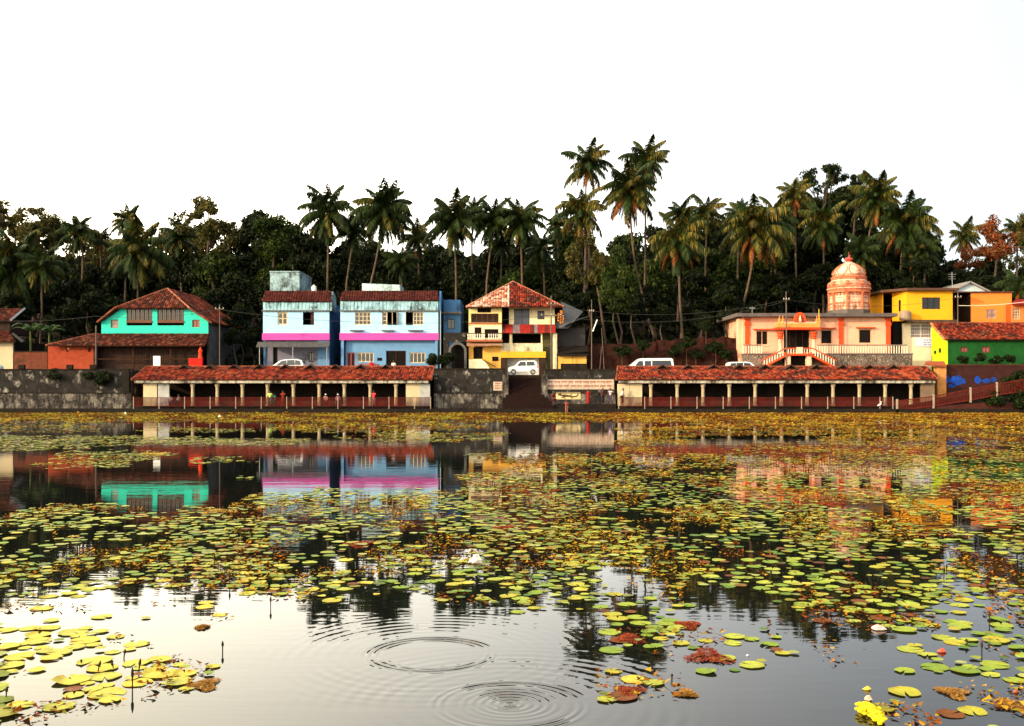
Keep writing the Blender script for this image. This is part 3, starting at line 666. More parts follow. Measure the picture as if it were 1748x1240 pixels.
bal = MB().lathe([(.06, 0), (.1, .2), (.05, .35), (.1, .55), (.06, .75)], (0, 0, 0), 6).mesh('baluster', surf('baluster_white', (.7, .66, .56), .8, .2))
for i in range(15):
    if i == 8: continue
    inst('baluster', bal, y1, (X(800 + i * 3.9, Y), Y - 1.08, Z(581, Y)), sc=(1, 1, 1.05))
m = MB()
for i in range(16):
    a, b = 797 + i * 3.8, 797 + (i + 1) * 3.8 - .3
    MB().slab([P(a, 590, Y - 1.4), P(b, 590 + R.uniform(-.5, .8), Y - 1.4), P(b, 584.3, Y - .2), P(a, 584.3, Y - .2)], .05).build('awning_tile', surf('rust_white_tile', (.5, .3, .2), .85, .5, 4, (.3, .08, .04), .6), y1)
hs = [hole(808, 824, 592, 613, Y), hole(840, 851, 609, 617, Y)]
facade(y1, 'wall', M_yel2, X(800, Y), X(856, Y), ROAD, Z(583.1, Y), Y + .1, .2, hs)
window(y1, hs[0], Y + .1, M_wood, M_black, 1, name='door'); window(y1, hs[1], Y + .1, M_wood, M_black, 2)
MB().prism([(X(801, Y), ROAD), (X(845, Y), ROAD), (X(825, Y), Z(614, Y)), (X(801, Y), Z(614, Y))], Y - .8, Y - .1).build('stair_parapet', M_pale, y1)
MB().tube([P(823, 614, Y - .85), P(846, 627, Y - .85)], .05, 6).build('handrail', M_wood, y1)
# main block
Ym = Y + 1.2
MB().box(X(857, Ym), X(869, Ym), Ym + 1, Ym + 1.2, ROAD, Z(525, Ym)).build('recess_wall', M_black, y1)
hs = [hole(877.5, 904, 527, 554, Ym), hole(917.5, 929.5, 531, 545.5, Ym)]
facade(y1, 'wall', M_pale, X(869, Ym), X(947, Ym), Z(556, Ym), Z(524, Ym), Ym, .25, hs)
window(y1, hs[0], Ym, surf('slate_frame', (.06, .06, .09), .7), plain('slate_pane', (.045, .05, .08), .3), 2, 2, t=.05); window(y1, hs[1], Ym, M_wood, plain('slate_pane', (.05, .055, .09), .3), 2)
for i in range(15):
    a, b = 857 + i * 6.1, 857 + (i + 1) * 6.1 - .25; cc = ('canopy_grey', (.25, .2, .22)) if i in (3, 4, 9) else ('canopy_red', (.38, .03, .025)) if i % 4 else ('canopy_dark', (.16, .03, .025))
    MB().slab([P(a, 568.5, Ym - 1.7), P(b, 568.5, Ym - 1.7), P(b, 554, Ym - .03), P(a, 554, Ym - .03)], .04).build('canopy_sheet', surf(cc[0], cc[1], .7, .35, 2, (.08, .02, .02), .4, True), y1)
hs = [hole(874, 926, 571, 587, Ym)]
facade(y1, 'wall', M_pyel, X(869, Ym), X(928, Ym), Z(602, Ym), Z(568, Ym), Ym + .01, .25, [hole(875, 925, 570, 586.5, Ym)])
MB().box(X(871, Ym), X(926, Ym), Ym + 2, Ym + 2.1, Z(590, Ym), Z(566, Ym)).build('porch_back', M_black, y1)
MB().box(X(856, Ym), X(926, Ym), Ym - 1.3, Ym - 1.1, Z(601, Ym), Z(587, Ym)).build('porch_parapet', surf('stained_cream', (.7, .62, .42), .85, .2, 1.5, (.2, .18, .1), .6, True), y1)
MB().box(X(855, Ym), X(931, Ym), Ym - 1.5, Ym - 1.0, Z(611.5, Ym), Z(601, Ym) - .003).build('yellow_band', M_byel, y1)
for px in (872, 924): MB().box(X(px, Ym) - .08, X(px, Ym) + .08, Ym - 1.2, Ym - 1.05, Z(587, Ym), Z(569, Ym)).build('porch_post', M_pale, y1)
MB().box(X(866, Ym), X(920, Ym), Ym + .3, Ym + .4, ROAD, Z(612, Ym)).build('garage_back', surf('garage_white', (.8, .78, .72), .8), y1)
for a, b in ((855, 866), (920, 931)): MB().box(X(a, Ym), X(b, Ym), Ym - 1.3, Ym - .9, ROAD, Z(611.5, Ym) - .003).build('garage_pier', M_brownw, y1)
MB().box(X(926, Ym), X(942, Ym), Ym - .3, Ym - .1, ROAD, Z(569, Ym)).build('mossy_wall', surf('mossy_wall', (.10, .09, .04), .9, .4, 2), y1)
MB().box(X(943, Ym), X(950, Ym), Ym - 1.4, Ym - 1.0, ROAD, Z(570, Ym)).build('corner_pillar', surf('stained_cream', (.7, .62, .42), .85), y1)
body(y1, X(800, Y), X(947, Y), Ym + .3, Y + 10, ROAD, Z(526, Ym), M_pyel, backm=M_ghat)
ap = P(876, 481, Y + 4.5); e1, e2 = P(796, 524, Y - 1.0), P(868, 524, Y - .6); e3 = P(962, 524, Y - .4); e2.z = e1.z; e3.z = e1.z
e1b, e3b = Vector((e1.x, Y + 10.6, e1.z)), Vector((e3.x, Y + 10.6, e3.z)); apb = Vector((ap.x, Y + 7, ap.z))
mid = ap + (Vector((e2.x, e2.y, e2.z)) - ap) * 0
rf = MB().slab([e1, Vector((e3.x, e1.y, e1.z)), ap], .1).build('roof', M_wood, y1)
k = (e2.x - e1.x) / (ap.x - e1.x); top2 = e1 + (ap - e1) * .84; top2b = Vector((e2.x, top2.y, top2.z))
e2x = Vector((e2.x, e1.y, e1.z)); e3x = Vector((e3.x, e1.y, e1.z))
tiles(rf, e1, e2x, top2, top2b, PAL_RUST, None, tw=.32)
tiles(rf, e2x + Vector((.05, 0, 0)), e3x, Vector((e2.x + .05, top2.y, top2.z)), e3x + (ap - e3x) * .84, PAL_RED[1:5], PAL_DARK)
m84, r84 = e1 + (ap - e1) * .84, e3x + (ap - e3x) * .84
tiles(rf, m84, r84, ap - Vector((.03, 0, 0)), ap + Vector((.03, 0, 0)), PAL_RED[1:5], PAL_DARK)
MB().slab([e3x, e3b, apb, ap], .1).build('roof_side', M_wood, rf); MB().slab([e1, e1b, apb, ap], .1).build('roof_side', M_wood, rf); MB().slab([e1b, e3b, apb], .1).build('roof_side', M_wood, rf)
tiles(rf, e3x + Vector((0, 0, .04)), e3b + Vector((0, 0, .04)), ap + Vector((0, 0, .04)), apb + Vector((0, 0, .04)), PAL_DARK)
ridge_caps(rf, e1, ap, (.55, .25, .16)); ridge_caps(rf, e3x, ap, (.5, .16, .1)); ridge_caps(rf, e2x, Vector((e2.x, top2.y, top2.z)), (.7, .6, .5))
# garland
t = thing('hanging_garland', 'orange and yellow garland hanging from the eave of the yellow house', 'garland', P(957, 540, Ym - 1.6))
m = MB(); 
for i in range(26):
    a = R.uniform(0, 6.28); q = P(957, 531 + i * .85, Ym - 1.6); w_ = .12 + .25 * math.sin(i / 26 * 3.1)
    m.lathe([(.01, -.09), (.09, -.04), (.09, .04), (.01, .09)], (q.x + w_ * math.cos(a), q.y + w_ * math.sin(a) * .5, q.z), 6)
m.build('blossoms', surf('marigold', (.75, .25, .03), .8, .3, 6), t)
# neighbours right of the yellow house
Y = 119.5
t = thing('grey_shed', 'dark grey sheet roofed shed right of the yellow house', 'shed', (X(975, Y), Y, ROAD))
MB().box(X(952, Y), X(1000, Y), Y + 1, Y + 5, ROAD, Z(560, Y)).build('wall', surf('shed_dark', (.05, .045, .045), .9, .3), t)
MB().slab([P(948, 560, Y - .5), P(970, 560, Y - .5), P(995, 532, Y + 4), P(958, 515, Y + 4)], .08).build('roof', surf('shed_sheet', (.13, .13, .14), .8, .3, 2), t)
MB().slab([P(955, 558, Y - 1), P(980, 548, Y - 1), P(1004, 540, Y + 2.5), P(985, 546, Y + 2.5)], .06).build('lean_to_roof', surf('shed_sheet2', (.2, .2, .22), .8, .3, 2), t)
MB().slab([P(952, 604, Y - 1.8), P(1005, 600, Y - 1.8), P(1003, 590, Y + .5), P(952, 592, Y + .5)], .08).build('front_roof', M_ghat, t)
Y = 117.0
t = thing('kiosk', 'low amber painted kiosk with two shutters beside the yellow house', 'kiosk', (X(978, Y), Y, ROAD))
MB().box(X(953, Y), X(1002, Y), Y, Y + 2, ROAD, Z(606, Y)).build('wall', M_ghat, t)
for a, b in ((953, 977), (977.5, 1001)): MB().box(X(a, Y), X(b, Y), Y - .06, Y - .003, Z(621, Y), Z(607, Y)).build('shutter', M_yel2, t)
MB().box(X(953, Y), X(957, Y), Y - .08, Y - .003, ROAD, Z(621, Y) - .003).build('post', M_yel2, t)
MB().slab([P(950, 607, Y - .7), P(1004, 607, Y - .7), P(1004, 602, Y + 2), P(950, 602, Y + 2)], .07).build('roof', M_ghat, t)
# laterite bank behind the van
bank = MB(); bp_ = []
bx = [1000 + i * 8 for i in range(36)]; by = [119, 119.6, 120.3, 121.5, 122.5, 125]
for j, yy in enumerate(by):
    for i, px in enumerate(bx):
        topz = Z(586 - 12 * min(1, max(0, (px - 1080) / 140)) + R.uniform(-2, 2), 120)
        h_ = [0, .35, .62, .8, 1, 1.0][j]; bp_.append((X(px, 120) + R.uniform(-.15, .15), yy + R.uniform(-.2, .2), ROAD + (topz - ROAD) * h_ + (R.uniform(-.12, .12) if j else 0)))
bank.add(bp_, [(j * 36 + i, j * 36 + i + 1, (j + 1) * 36 + i + 1, (j + 1) * 36 + i) for j in range(5) for i in range(35)])
struct(bank.build('laterite_bank', surf('red_earth', (.035, .009, .006), .95, .6, 1.2, (.03, .015, .01), .6, bump=.9, bscale=3)))
# --- temple
Y = 119.0
tp = thing('temple', 'peach temple with orange trim, entrance arch and ribbed domed tower', 'temple', (X(1390, Y), Y, ROAD))
zf = Z(604, Y)
hs = [hole(1291, 1311, 565, 589, Y), hole(1338, 1382, 561, 604, Y), hole(1401, 1421, 563, 588, Y), hole(1466, 1488, 562, 587, Y)]
facade(tp, 'wall', M_peach, X(1268, Y), X(1520, Y), zf, Z(542, Y), Y, .3, hs)
body(tp, X(1268, Y), X(1520, Y), Y + .3, Y + 10, ROAD, Z(542, Y), M_peach, backm=M_ghat)
MB().box(X(1262, Y), X(1268, Y), Y + .4, Y + 1.6, ROAD, Z(544, Y)).build('corner_wall', M_peach, tp)
MB().box(X(1254, Y), X(1526, Y), Y - 1.2, Y + 10.4, Z(541.8, Y), Z(536, Y)).build('roof_slab_edge', surf('grey_slab', (.13, .11, .105), .9, .3, 1.5), tp)
for i, h in enumerate(hs):
    if i == 1: continue
    window(tp, h, Y, surf('peach_frame', (.6, .34, .2), .8), M_black, 1 if i else 2, 1, t=.12 if i != 0 else .08)
    MB().box(h[0] - .35, h[1] + .35, Y - .45, Y - .003, h[3] + .1, h[3] + .22).build('window_hood', M_orange, tp)
    MB().box(h[0] - .12, h[1] + .12, Y - .12, Y - .003, h[2] - .12, h[2] - .01).build('window_sill', M_cream2, tp)
window(tp, hs[1], Y + .15, M_wood, M_black, 4, 1, t=.1, name='door')
for px in (1275.5, 1435.5, 1516):
    m = MB(); w_ = .27; m.box(X(px, Y) - w_, X(px, Y) + w_, Y - .14, Y - .003, zf, Z(556, Y)); m.box(X(px, Y) - w_ - .08, X(px, Y) + w_ + .08, Y - .2, Y - .003, Z(556, Y) + .003, Z(551, Y)); m.box(X(px, Y) - w_ - .0, X(px, Y) + w_, Y - .18, Y - .003, Z(551, Y) + .003, Z(546, Y)); m.box(X(px, Y) - w_ - .12, X(px, Y) + w_ + .12, Y - .24, Y - .003, Z(546, Y) + .003, Z(543.5, Y))
    m.build('pilaster', M_orange, tp, bevel=.02)
# porch
yp = Y - 1.6
for px in (1332, 1389):
    x = X(px, yp); zc = Z(604, yp)
    o = MB().lathe([(.34, 0), (.34, .3), (.22, .4), (.2, 1.6), (.24, 1.7)], (x, yp, zc), 8, .39).build('porch_column', M_cream2, tp)
    MB().lathe([(.26, 1.7), (.34, 1.8), (.26, 1.95), (.36, 2.1), (.28, 2.25), (.42, 2.45), (.42, 2.55)], (x, yp, zc), 8, .39).build('capital', M_orange, o)
MB().box(X(1322, yp), X(1400, yp), yp - .35, Y - .02, Z(563, yp) + .0, Z(560, yp)).build('porch_soffit', M_orange, tp)
MB().box(X(1324, yp), X(1398, yp), yp - .5, yp + .3, Z(560, yp) + .003, Z(552.5, yp)).build('porch_cornice', surf('amber_orange', (.85, .3, .08), .8, .25, 3, (.35, .1, .03), .3), tp, bevel=.04)
MB().box(X(1330, yp), X(1392, yp), yp - .3, Y - .02, Z(552.5, yp) + .003, Z(550, yp)).build('porch_parapet', M_peach, tp)
xa = X(1364.5, yp); za = Z(551, yp); arcp = [(xa + .68 * math.cos(a), za + .35 + .85 * math.sin(a)) for a in [math.pi * k / 12 for k in range(13)]] + [(xa - .68, za), (xa + .68, za)]
MB().prism(arcp[::-1], yp - .3, yp + .05).build('niche_arch', M_orange, tp)
arcp = [(xa + .42 * math.cos(a), za + .35 + .55 * math.sin(a)) for a in [math.pi * k / 12 for k in range(13)]] + [(xa - .42, za + .05), (xa + .42, za + .05)]
MB().prism(arcp[::-1], yp - .33, yp - .303).build('niche', surf('niche_red', (.35, .05, .02), .8), tp)
MB().lathe([(.2, 0), (.16, .1), (.12, .3), (.15, .42), (.07, .5), (.1, .6), (.06, .7), (.02, .76)], (xa, yp - .4, za + .08), 8).build('niche_figure', M_cream2, tp)
for px in (1330, 1336, 1394, 1398):
    MB().lathe([(.22, 0), (.25, .15), (.12, .3), (.16, .45), (.05, .6), (.03, .95)], (X(px, yp), yp - .1, Z(552.5, yp)), 8).build('finial', surf('amber_orange', (.85, .3, .08), .8), tp)
MB().tube([P(1398, 552, yp), P(1398, 528, yp)], .045, 5).build('flag_staff', surf('yellow_staff', (.7, .5, .05), .7), tp)
# podium and balustrade
M_pod = surf('podium_rubble', (.2, .15, .12), .95, .5, 1.5, (.05, .04, .03), .7, True, .6, fine=(.5, .42, .33))
MB().box(X(1266, Y), X(1548, Y), Y - 1.7, Y - .003, ROAD, zf - .15).build('podium', M_pod, tp)
MB().box(X(1265, Y), X(1549, Y), Y - 1.8, Y - .003, zf - .147, zf - .02).build('podium_slab', surf('grey_slab', (.13, .11, .105), .9), tp)
yb_ = Y - 1.65
balt = MB().box(-.055, .055, -.05, .05, 0, .98).mesh('baluster', surf('baluster_cream', (.72, .64, .5), .8, .2))
for a, b in ((1269, 1300), (1395, 1548)):
    ba = MB().box(X(a, yb_), X(b, yb_), yb_ - .1, yb_ + .1, Z(590.3, yb_), Z(588.5, yb_)).build('balustrade_rail', surf('rail_grey', (.2, .16, .13), .9, .3), tp)
    n = int((b - a) / 4.3)
    for i in range(n + 1): inst('baluster', balt, ba, (X(a + (b - a) * i / n, yb_), yb_, zf - .02), sc=(1, 1, (Z(590.3, yb_) - zf + .02) / .98))
ys_ = Y - 3.4
# double stair with sloping balustrades
zl = Z(601, ys_); MB().box(X(1342, ys_), X(1386, ys_), ys_ + .05, Y - 1.82, zl - .3, zl).build('stair_landing', M_orange, tp); MB().box(X(1342, ys_), X(1386, ys_), Y - 2.2, Y - 1.83, ROAD, zl - .303).build('landing_back', M_black, tp)  # landing_back is a black sheet standing for the shade in the hollow
for a in (1346, 1382): MB().box(X(a - 4, ys_), X(a + 4, ys_), ys_ + .1, ys_ + .8, ROAD, zl - .303).build('landing_pier', M_cream2, tp)
def slope_rail(p0, p1, p0b, p1b):
    a, b, c, d = P(*p0, ys_), P(*p1, ys_), P(*p1b, ys_), P(*p0b, ys_)
    m = MB(); m.prism([(a.x, a.z - .12), (b.x, b.z - .12), (b.x, b.z), (a.x, a.z)], ys_ - .1, ys_ + .1)
    o = m.build('stair_handrail', M_orange, tp)
    MB().prism([(d.x, d.z - .22), (c.x, c.z - .22), (c.x, c.z), (d.x, d.z)], ys_ - .12, ys_ + 1.6).build('stair_stringer', M_orange, tp)
    n = int(abs(p1[0] - p0[0]) / 4.2)
    for i in range(1, n):
        k = i / n; q0 = d + (c - d) * k; q1 = a + (b - a) * k
        inst('baluster', balt, o, (q0.x, ys_, q0.z), sc=(1, 1, (q1.z - .12 - q0.z) / .98))
slope_rail((1300, 615), (1341, 594), (1300, 627), (1341, 606)); slope_rail((1341, 594), (1387, 594), (1341, 604), (1387, 604)); slope_rail((1387, 594), (1428, 615), (1387, 606), (1428, 627))
MB().box(X(1359, ys_), X(1370, ys_), ys_ - .2, ys_ - .13, Z(604, ys_), Z(593, ys_)).build('plaque', M_cream2, tp)
MB().lathe([(.3, -.02), (.3, .02)], (0, 0, 0), 12).build('medallion', M_orange, tp).location = Vector((X(1364.5, ys_), ys_ - .24, Z(598.5, ys_))) - wloc(tp)
bpy.data.objects['medallion'].rotation_euler = (rad(90), 0, 0)
# tower
M_tow = surf('tower_salmon_red', (.62, .19, .10), .85, .3, 2, (.2, .05, .03), .5, True); M_toc = surf('tower_salmon', (.80, .55, .40), .85, .25, 2, (.26, .09, .05), .6, True)
Yt = 124.0; xc = X(1449, Yt); c0 = (xc, Yt, 0); k_ = Yt / F
def tz(py): return Z(py, Yt)
MB().lathe([(2.55, tz(541)), (2.55, tz(531)), (2.4, tz(530))], c0, 8, math.pi / 8).build('tower_base', surf('grey_slab', (.13, .11, .105), .9), tp)
dr = MB().lathe([(2.33, tz(530)), (2.33, tz(502))], c0, 8, math.pi / 8).build('tower_drum', M_toc, tp)
for k in range(8):
    a = math.pi / 8 + k * math.pi / 4; MB().lathe([(.2, tz(530)), (.2, tz(504)), (.27, tz(503)), (.27, tz(500))], (xc + 2.3 * math.cos(a), Yt + 2.3 * math.sin(a), 0), 6).build('tower_pilaster', M_tow, tp)
    a2 = a + math.pi / 8
MB().lathe([(2.36, tz(520)), (2.42, tz(519.5)), (2.42, tz(518)), (2.36, tz(517.5))], c0, 8, math.pi / 8).build('drum_band', M_tow, tp)
dent = MB().box(-.07, .07, -.08, .08, 0, .26).mesh('dentil', M_tow)
for r_, py, n in ((2.36, 506, 32), (2.5, 499, 36)):
    for k in range(n):
        a = 2 * math.pi * k / n; inst('dentil', dent, tp, (xc + r_ * math.cos(a) * .97, Yt + r_ * math.sin(a) * .97, tz(py)), (0, 0, a + math.pi / 2))
MB().lathe([(2.35, tz(502)), (2.55, tz(501)), (2.5, tz(498)), (2.62, tz(495)), (2.55, tz(493)), (2.62, tz(491)), (2.5, tz(489.5)), (2.35, tz(489))], c0, 24).build('tower_cornice', M_tow, tp)
MB().lathe([(2.42, tz(495.6)), (2.66, tz(494.8)), (2.66, tz(493.6)), (2.42, tz(493))], c0, 24).build('cornice_line', M_toc, tp)
MB().lathe([(2.3, tz(489)), (2.38, tz(486)), (2.2, tz(481)), (2.05, tz(479))], c0, 24).build('tower_tier', M_toc, tp)
MB().lathe([(2.08, tz(479)), (2.16, tz(478)), (2.1, tz(476.4)), (2.2, tz(475)), (2.05, tz(473)), (1.9, tz(472))], c0, 24).build('tier_band', M_tow, tp)
for k in range(8):
    a = k * math.pi / 4 + math.pi / 8; MB().lathe([(.26, 0), (.34, .1), (.2, .28), (.24, .36), (.05, .52)], (xc + 2.3 * math.cos(a), Yt + 2.3 * math.sin(a), tz(488.5)), 6).build('corner_finial', M_tow, tp)
MB().lathe([(1.92, tz(472)), (1.9, tz(468)), (1.68, tz(462)), (1.25, tz(455.5)), (.75, tz(450.5)), (.3, tz(447.5)), (.25, tz(447))], c0, 24).build('dome', M_toc, tp, smooth=True)
for k in range(8):
    a = 2 * math.pi * k / 8; m = MB()
    prof = [(1.97, 471.5, .1), (1.955, 468, .5), (1.75, 462.2, .62), (1.33, 456, .4), (.9, 451.8, .05)]
    L1 = [Vector((xc + r_ * math.cos(a) - w * math.sin(a), Yt + r_ * math.sin(a) + w * math.cos(a), tz(py))) for r_, py, w in prof]; R1 = [Vector((xc + r_ * math.cos(a) + w * math.sin(a), Yt + r_ * math.sin(a) - w * math.cos(a), tz(py))) for r_, py, w in prof]
    for side in (L1, R1): m.tube(side, .04, 5)
    m.build('dome_petal', M_tow, tp)
for py, r_ in ((487.3, 2.42), (485, 2.42), (483, 2.34), (481.3, 2.26), (470, 1.95), (504, 2.42), (509.5, 2.38), (525, 2.37)): MB().lathe([(r_ - .12, tz(py + .45)), (r_, tz(py + .35)), (r_, tz(py - .2)), (r_ - .12, tz(py - .3))], c0, 24 if py < 500 else 8, 0 if py < 500 else math.pi / 8).build('moulding_ring', M_tow, tp)
m = MB().lathe([(.28, tz(448)), (.42, tz(447)), (.3, tz(446)), (.22, tz(445.5)), (.5, tz(443.5)), (.5, tz(442)), (.25, tz(440.5)), (.1, tz(439.5)), (.14, tz(438.5)), (.03, tz(436.5)), (.02, tz(431))], c0, 12); m.build('tower_finial', surf('finial_red', (.62, .1, .06), .7, .2), tp)

# --- yellow house at right
Y = 121.0
M_cyel = surf('chrome_yellow', (.86, .38, .018), .8, .08, 1, (.4, .24, .03), .14, True)
y2 = thing('yellow_house', 'bright yellow flat roofed upper storey over cream ground floor right of the temple', 'house', (X(1580, Y), Y, ROAD))
hh = hole(1574, 1605, 508, 528, Y)
facade(y2, 'wall', M_cyel, X(1547, Y), X(1626, Y), Z(548, Y), Z(497, Y), Y, .25, [hh]); window(y2, hh, Y, M_wood, M_glass, 3, 1, t=.06)
pA, pB = Vector((X(1523, Y + 3), Y + 3, 0)), Vector((X(1547, Y), Y, 0))
m = MB(); z0, z1 = Z(548, Y), Z(497, Y); m.add([(pA.x, pA.y, z0), (pB.x, pB.y, z0), (pB.x, pB.y, z1), (pA.x, pA.y, z1), (pA.x + .1, pA.y + .25, z0), (pB.x + .0, pB.y + .25, z0), (pB.x + .0, pB.y + .25, z1), (pA.x + .1, pA.y + .25, z1)], [(0, 1, 2, 3), (7, 6, 5, 4), (0, 4, 5, 1), (2, 6, 7, 3), (3, 7, 4, 0), (1, 5, 6, 2)]); m.build('splayed_wall', M_cyel, y2)
MB().box(X(1534, Y + 1.4), X(1538, Y + 1.4), Y + 1.15, Y + 1.4, Z(530, Y), Z(511, Y)).build('slit_window', M_black, y2)
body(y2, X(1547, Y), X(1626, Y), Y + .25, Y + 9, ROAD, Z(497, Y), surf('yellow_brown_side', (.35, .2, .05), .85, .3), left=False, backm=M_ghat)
MB().box(X(1522, Y), X(1523.5, Y), Y + 3, Y + 9, ROAD, Z(497, Y)).build('side_wall', M_cyel, y2)
MB().add([(X(1514, Y), Y + 2.2, z1), (X(1545, Y), Y - .7, z1), (X(1633, Y), Y - .7, z1), (X(1633, Y), Y + 9.3, z1), (X(1514, Y), Y + 9.3, z1)] + [(X(1514, Y), Y + 2.2, z1 + .3), (X(1545, Y), Y - .7, z1 + .3), (X(1633, Y), Y - .7, z1 + .3), (X(1633, Y), Y + 9.3, z1 + .3), (X(1514, Y), Y + 9.3, z1 + .3)],
   [(4, 3, 2, 1, 0), (5, 6, 7, 8, 9)] + [(i, (i + 1) % 5, 5 + (i + 1) % 5, 5 + i) for i in range(5)]).build('roof_slab_edge', surf('roof_brown', (.1, .05, .035), .9, .3), y2)
MB().box(X(1543, Y), X(1628, Y), Y - 1.0, Y - .003, Z(552, Y), Z(547, Y)).build('floor_ledge', surf('sooty_ledge', (.1, .06, .04), .9, .5, 2, (.35, .15, .08), .3), y2)
MB().lathe([(.62, 0), (.7, .2), (.7, .95), (.62, 1.1), (.3, 1.2)], (X(1545, Y - .6), Y - .6, Z(548, Y)), 12).build('water_drum', surf('drum_grey', (.3, .22, .16), .8, .4), y2)
hh = hole(1554, 1590, 553.5, 577, Y)
facade(y2, 'wall', surf('pale_peach_wall', (.8, .66, .46), .85, .15, 1, (.4, .3, .2), .25, True), X(1541, Y), X(1594, Y), ROAD, Z(552.1, Y), Y, .25, [hh])
window(y2, hh, Y, surf('grille_white', (.7, .66, .62), .7), surf('grille_dark', (.22, .16, .17), .8), 2, 4, t=.09, bars=12, name='grille_window')
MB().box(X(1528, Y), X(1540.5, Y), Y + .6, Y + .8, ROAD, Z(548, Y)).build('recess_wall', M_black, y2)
t = thing('shop_banner', 'small white and blue banner with red emblem under the grille window', 'banner', P(1577, 592, Y - .1))
yb2 = Y - .1
MB().box(X(1562, yb2), X(1593, yb2), yb2, yb2 + .03, Z(592, yb2), Z(577, yb2)).build('cloth', surf('banner_white', (.66, .68, .82), .7, .15, 2), t)
MB().lathe([(.01, -.01), (.42, -.01), (.42, .01), (.01, .01)], (0, 0, 0), 10).build('emblem', plain('emblem_red', (.5, .1, .06), .7), t).location = Vector((X(1569, yb2), yb2 - .012, Z(584.5, yb2))) - wloc(t)
bpy.data.objects['emblem'].rotation_euler = (rad(90), 0, 0)
strokes(t, X(1576, yb2), X(1592, yb2), Z(591, yb2), Z(579, yb2), yb2, 3, plain('blue_text', (.15, .15, .5), .7), 5)

# --- green house
Y = 116.5
M_lime = surf('lime_paint', (.40, .58, .015), .8, .12, 1, (.2, .3, .02), .25, True); M_green = surf('deep_green_walls', (.012, .085, .018), .8, .3, 1.2, (.01, .04, .015), .4, True)  # front and side walls set a far darker green than the gable
g1 = thing('green_house', 'green house with lime gable wall and red tiled roof at the right', 'house', (X(1680, Y), Y, ROAD))
xk = X(1618, Y); 
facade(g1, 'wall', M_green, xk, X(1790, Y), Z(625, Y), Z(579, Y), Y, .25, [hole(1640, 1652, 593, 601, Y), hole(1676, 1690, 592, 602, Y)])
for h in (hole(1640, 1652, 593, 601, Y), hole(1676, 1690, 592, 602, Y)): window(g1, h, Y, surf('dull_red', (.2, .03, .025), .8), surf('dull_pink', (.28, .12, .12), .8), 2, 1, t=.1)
# splayed lime gable: from (1591) back to (1618) front
q0, q1 = Vector((X(1590.5, Y + 3.4), Y + 3.4, 0)), Vector((xk - .01, Y, 0))
zA, zB, zC = Z(625, Y), Z(556, Y + 3.4), Z(579, Y)
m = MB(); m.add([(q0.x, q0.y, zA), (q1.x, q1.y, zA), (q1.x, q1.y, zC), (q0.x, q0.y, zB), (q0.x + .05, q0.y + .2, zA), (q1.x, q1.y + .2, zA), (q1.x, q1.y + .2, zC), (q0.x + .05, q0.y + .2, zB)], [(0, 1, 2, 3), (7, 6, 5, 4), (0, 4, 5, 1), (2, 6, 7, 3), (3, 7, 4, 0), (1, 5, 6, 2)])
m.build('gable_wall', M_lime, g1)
for k, py0, py1 in ((.25, 599, 604), (.55, 595, 602)):
    q = q0 + (q1 - q0) * k; MB().box(q.x - .15, q.x + .15, q.y - .12, q.y + .1, Z(py1, q.y), Z(py0, q.y)).build('vent', M_black, g1)
EL, ER = P(1612, 579.5, Y - .6), P(1800, 579.5, Y - .6); RL = Vector((X(1589, Y + 3.6), Y + 3.6, Z(552, Y + 3.6))); RR = Vector((X(1800, Y + 3.6), Y + 3.6, RL.z))
rf = MB().slab([EL, ER, RR, RL], .12).build('roof', M_wood, g1); tiles(rf, EL, ER, RL, RR, PAL_RED[1:5], PAL_DARK); ridge_caps(rf, EL, RL, (.6, .22, .12)); ridge_caps(rf, RL, RR)
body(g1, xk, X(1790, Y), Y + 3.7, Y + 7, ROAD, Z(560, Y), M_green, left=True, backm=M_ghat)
# --- orange house etc.
Y = 123.0
M_ora = surf('apricot_paint', (.86, .23, .04), .8, .08, .8, (.45, .18, .05), .12, True)
o1 = thing('orange_house', 'plain apricot cube house with one small window above the green house', 'house', (X(1690, Y), Y, ROAD))
hh = hole(1684, 1700, 528, 544, Y)
facade(o1, 'wall', M_ora, X(1657, Y), X(1727, Y), ROAD, Z(500, Y), Y, .25, [hh]); window(o1, hh, Y, surf('pinkish_frame', (.5, .3, .22), .8), plain('pinkish_pane', (.3, .2, .2), .5), 2, 2, t=.09)
MB().add([(X(1630, Y + 4), Y + 4, ROAD), (X(1657, Y) - .01, Y, ROAD), (X(1657, Y) - .01, Y, Z(501, Y)), (X(1630, Y + 4), Y + 4, Z(505, Y))], [(0, 1, 2, 3)]).build('shaded_side_wall', surf('shaded_side_brown', (.035, .02, .014), .9, .4), o1)  # shade on this side is put into its dark brown colour
MB().box(X(1630, Y), X(1729, Y), Y - .25, Y + 8, Z(500, Y) + .003, Z(498, Y)).build('roof_slab_edge', surf('roof_brown', (.1, .05, .035), .9), o1)
body(o1, X(1657, Y), X(1727, Y), Y + .25, Y + 8, ROAD, Z(500, Y), M_ora, left=False, backm=M_ghat)
Y = 121.5
o2 = thing('red_roof_house', 'orange house corner with red sheet roof and grille at the right edge', 'house', (X(1745, Y), Y, ROAD))
hh = hole(1729, 1741, 526, 545, Y)
facade(o2, 'wall', surf('orange_wall', (.8, .2, .05), .8, .15), X(1727.5, Y), X(1800, Y), Z(555, Y), Z(518, Y), Y, .25, [hh]); window(o2, hh, Y, M_cream2, M_wood, 4, 4, t=.06)
MB().box(X(1727.5, Y), X(1800, Y), Y + .3, Y + 1, ROAD, Z(555, Y)).build('lower_wall', M_brownw, o2)
MB().box(X(1724, Y), X(1800, Y), Y - .6, Y - .003, Z(557, Y), Z(554.5, Y)).build('floor_ledge', M_ghat, o2)
